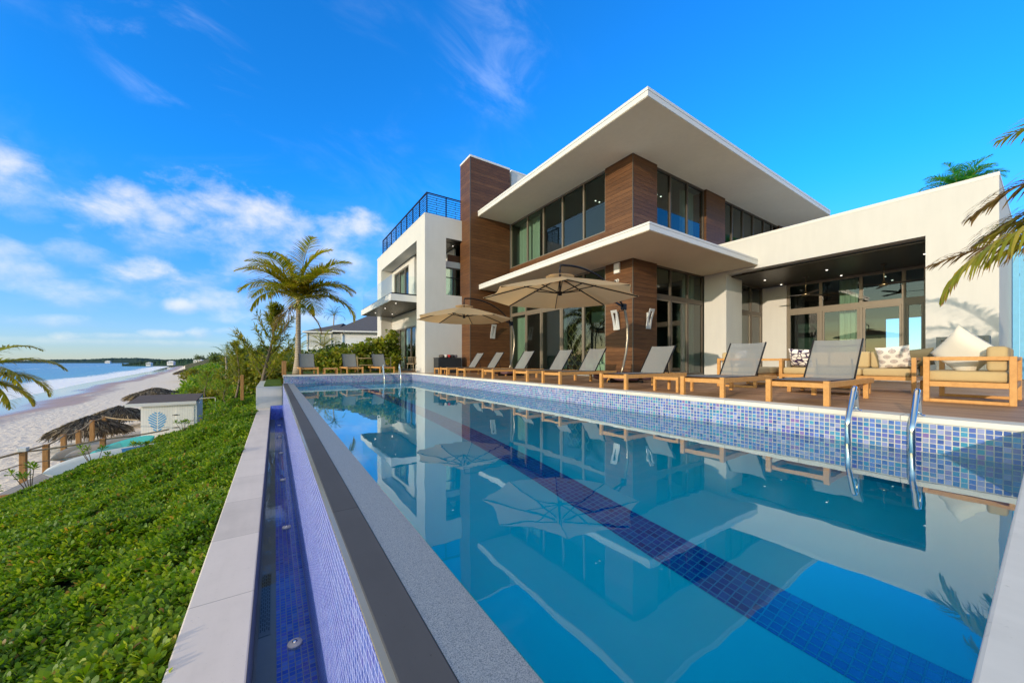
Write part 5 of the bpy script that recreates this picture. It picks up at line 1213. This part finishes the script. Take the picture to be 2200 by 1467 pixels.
# paddle boards
def board(label, center, L, Wd, yaw, pitch, roll, mats, stripe=None):
    t = thing('paddle_board', label, 'paddle board', center, 0, 'paddle boards on the landing'); t.rotation_euler = (roll, pitch, yaw)
    def half(u): return Wd/2*max(0.0, 1-abs(2*u-1)**2.6)**.62
    m = MB(); nu, nv = 30, 10
    top = lambda u, v: (L*(u-.5), half(u)*(2*v-1), .06*(1-(2*v-1)**4)+.10*max(0, 2*u-1.45)**1.5)
    bot = lambda u, v: (L*(u-.5), half(u)*(1-2*v), -.045*(1-(2*v-1)**4)+.10*max(0, 2*u-1.45)**1.5)
    m.mat(0).grid(top, nu, nv); m.mat(1).grid(bot, nu, nv); m.build('hull', mats, t)
    if stripe:
        s_ = MB(); a, b_, w0 = stripe[1:]
        s_.grid(lambda u, v: (L*(a+(b_-a)*u-.5), half(a+(b_-a)*u)*w0*(2*v-1), .064*(1-(w0*(2*v-1))**4)+.006+.10*max(0, 2*(a+(b_-a)*u)-1.45)**1.5), 14, 6); s_.build('deck_pad', stripe[0], t)
    return t
turq = plain('turquoise_board', (.05, .52, .48), .3, var=.03); gry = plain('grey_board', (.30, .29, .26), .4, var=.06); wht = plain('white_board', (.76, .78, .76), .3, var=.02); bluep = plain('blue_board', (.02, .24, .56), .3, var=.05); tanp = plain('tan_pad', (.42, .36, .30), .6)
x, y = on(262, 975, -3.7); board('turquoise paddle board leaning on the others, nearest the shed', (x, y, -3.40), 2.3, .80, R(28), R(-14), R(38), [turq, gry], (plain('teal_pad', (.10, .40, .37), .5), .16, .50, .7))
x, y = on(225, 975, -3.7); board('grey paddle board with a turquoise rail, middle of the stack', (x-.25, y+.35, -3.48), 2.2, .75, R(30), R(-12), R(40), [gry, turq], (tanp, .1, .55, .7))
x, y = on(195, 978, -3.7); board('grey paddle board with a turquoise rail, leftmost of the stack', (x-.3, y+.65, -3.50), 2.2, .75, R(31), R(-12), R(42), [plain('grey_board_dark', (.24, .235, .21), .4), turq], (plain('brown_pad', (.30, .26, .21), .6), .1, .55, .7))
x, y = on(262, 995, -3.75); board('white paddle board with a blue nose lying on edge in front of the railing', (x, y-.2, -3.50), 4.0, .95, R(24), R(-3), R(58), [wht, wht], (bluep, .52, .95, .86))
# rope fence and post by the planter
post(.34, 18.3, -.02, .62, 'timber post at the far corner of the pool beside the planter', False, .16)
post(-1.45, 24.0, -1.5, 1.35, 'bare timber post among the feathery bushes on the slope', False, .14)
t = thing('bamboo_rail', 'bamboo rail fence in front of the leafy hedge', 'fence', (4.8, 20.9, -.03)); m = MB(); m.tube([(-1.0, 0, .78), (.75, .1, .78)], .022, 8); m.tube([(-1.0, 0, .40), (.75, .1, .40)], .018, 8); m.build('rail', M['rope'], t)
for q in (-1.0, .75): m = MB(); m.tube([(q, .05*(q > 0), 0), (q-.06*(q < 0), .05*(q > 0), .88)], .03, 8); m.build('post', M['rope'], t)

# ================================================================== neighbouring houses
cw = thing('white_cottage', 'white cottage with a grey hipped roof and screened veranda beyond the hedge', 'house', (13.5, 60, -.6), R(-18)); clapb = wood('white_clapboard', [(.66, .66, .66), (.72, .72, .72), (.78, .78, .77)], plank=.2, axis=2, stretch=(1, 1, 2), rough=.7, groove=.12)
m = MB(); m.box(-4.2, 7, -3.4, 6, .0, 5.6); m.build('wall', clapb, cw)
shg = plain('grey_shingles', (.085, .085, .10), .9, var=.35, scale=5, bump=.9)
m = MB(); e0, e1 = -9.0, 7.6; f0, f1 = -4.2, 6.6
m.add([(-5.4, -4.4, 5.6), (7.8, -4.4, 5.6), (7.8, 7, 5.6), (-5.4, 7, 5.6), (-.6, 1.3, 8.9), (3.2, 1.3, 8.9)], [(0, 1, 5, 4), (1, 2, 5), (2, 3, 4, 5), (3, 0, 4), (0, 3, 2, 1)])
m.add([(-9.3, -4.0, 5.45), (-5.0, -4.0, 5.45), (-5.0, 5.0, 5.45), (-9.3, 5.0, 5.45), (-4.4, -2.0, 6.9), (-4.4, 3.0, 6.9)], [(0, 1, 4), (1, 2, 5, 4), (2, 3, 5), (3, 0, 4, 5), (0, 3, 2, 1)])
m.build('roof', shg, cw)
m = MB(); m.box(-5.5, 7.9, -4.5, -4.35, 5.42, 5.62); m.box(-9.4, -5.5, -4.1, -3.95, 5.27, 5.47); m.box(-9.45, -9.25, -3.95, 5.05, 5.27, 5.47); m.build('eave', M['trim'], cw)
vr = MB(); vr.box(-9.0, -4.21, -3.6, 4.8, 2.2, 2.45); vr.box(-9.0, -4.21, -3.6, 4.8, .0, .3)
for x in (-9.0, -7.45, -5.9, -4.4): vr.box(x, x+.16, -3.6, -3.44, .3, 5.27); 
for y in (-3.6, -.8, 2.0, 4.6): vr.box(-9.0, -8.84, y+.001, y+.16, .3, 5.27)
vr.box(-8.99, -4.3, -3.59, -3.47, 3.35, 3.45); vr.box(-8.99, -8.87, -3.4, 4.7, 3.35, 3.45); vo = vr.build('veranda', M['trim'], cw)
m = MB(); m.quad((-8.9, -3.52, 2.45), (-4.3, -3.52, 2.45), (-4.3, -3.52, 3.35), (-8.9, -3.52, 3.35)); m.quad((-8.93, -3.5, 2.45), (-8.93, 4.7, 2.45), (-8.93, 4.7, 3.35), (-8.93, -3.5, 3.35)); m.build('lattice_panel', plain('pale_lattice', (.66, .66, .62), .8, var=.2, scale=12), vo)
m = MB(); m.quad((-8.9, -3.50, 3.45), (-4.3, -3.50, 3.45), (-4.3, -3.50, 5.27), (-8.9, -3.50, 5.27)); m.quad((-8.92, -3.5, 3.45), (-8.92, 4.7, 3.45), (-8.92, 4.7, 5.27), (-8.92, -3.5, 5.27)); m.build('insect_screen', plain('pale_shutter', (.50, .50, .47), .8, var=.12, scale=3), vo)
def far_house(label, u, v, d, w_, h, dep=4, rc=(.72, .72, .70)):
    x, y, z = pix(u, v, d); t = thing('far_cottage', label, 'house', (x, y, z-h*.5), R(-20), 'white cottages along the far shore'); m = MB(); m.box(-w_/2, w_/2, -dep/2, dep/2, -2, h*.6); m.build('wall', M['white'], t)
    m = MB(); a, b_ = w_/2+.5, dep/2+.5; m.add([(-a, -b_, h*.6), (a, -b_, h*.6), (a, b_, h*.6), (-a, b_, h*.6), (-w_*.25, 0, h), (w_*.25, 0, h)], [(0, 1, 5, 4), (1, 2, 5), (2, 3, 4, 5), (3, 0, 4), (0, 3, 2, 1)]); m.build('roof', plain('pale_roof', rc, .7), t)
    for k in (-.3, 0, .3): m = MB(); m.box(w_*k-.5, w_*k+.5, -dep/2-.02, -dep/2-.001, h*.12, h*.45); m.build('window', M['indark'], t)
    return t
far_house('white roofed cottage on the far shore, widest one above the beach end', 427, 775.0, 400, 8, 3.6)
far_house('white cottage lower on the far shore, left of the widest one', 368, 778.0, 415, 6, 3.0)
far_house('small white cottage at the waterline of the far shore', 321, 780.5, 425, 4.5, 2.6)
far_house('tiny white cottage on the distant headland', 232, 777.0, 1000, 12, 5)
far_house('cottage with a brown roof on the near dune crest', 505, 776, 150, 7, 4.2, 5, (.30, .22, .16))
for i, (u, v, d, s_, lb) in enumerate([(429, 766, 380, 7, 'lone dark tree on the far shore skyline, left one'), (468, 767, 330, 8, 'broad dark tree on the far shore skyline, right one'), (492, 770, 240, 5, 'small dark tree where the far shore meets the dune')]):
    x, y, z = pix(u, v, d); cs, rs = lumps(rr_, 7, s_*.45, s_*.45, s_*.42, s_*.18, s_*.3); bush(lb, (x, y, z-s_*.35), cs, rs, 900, s_*.16, 'dkshrub', 80+i, name='far_tree', cat='tree', group='trees on the far shore')
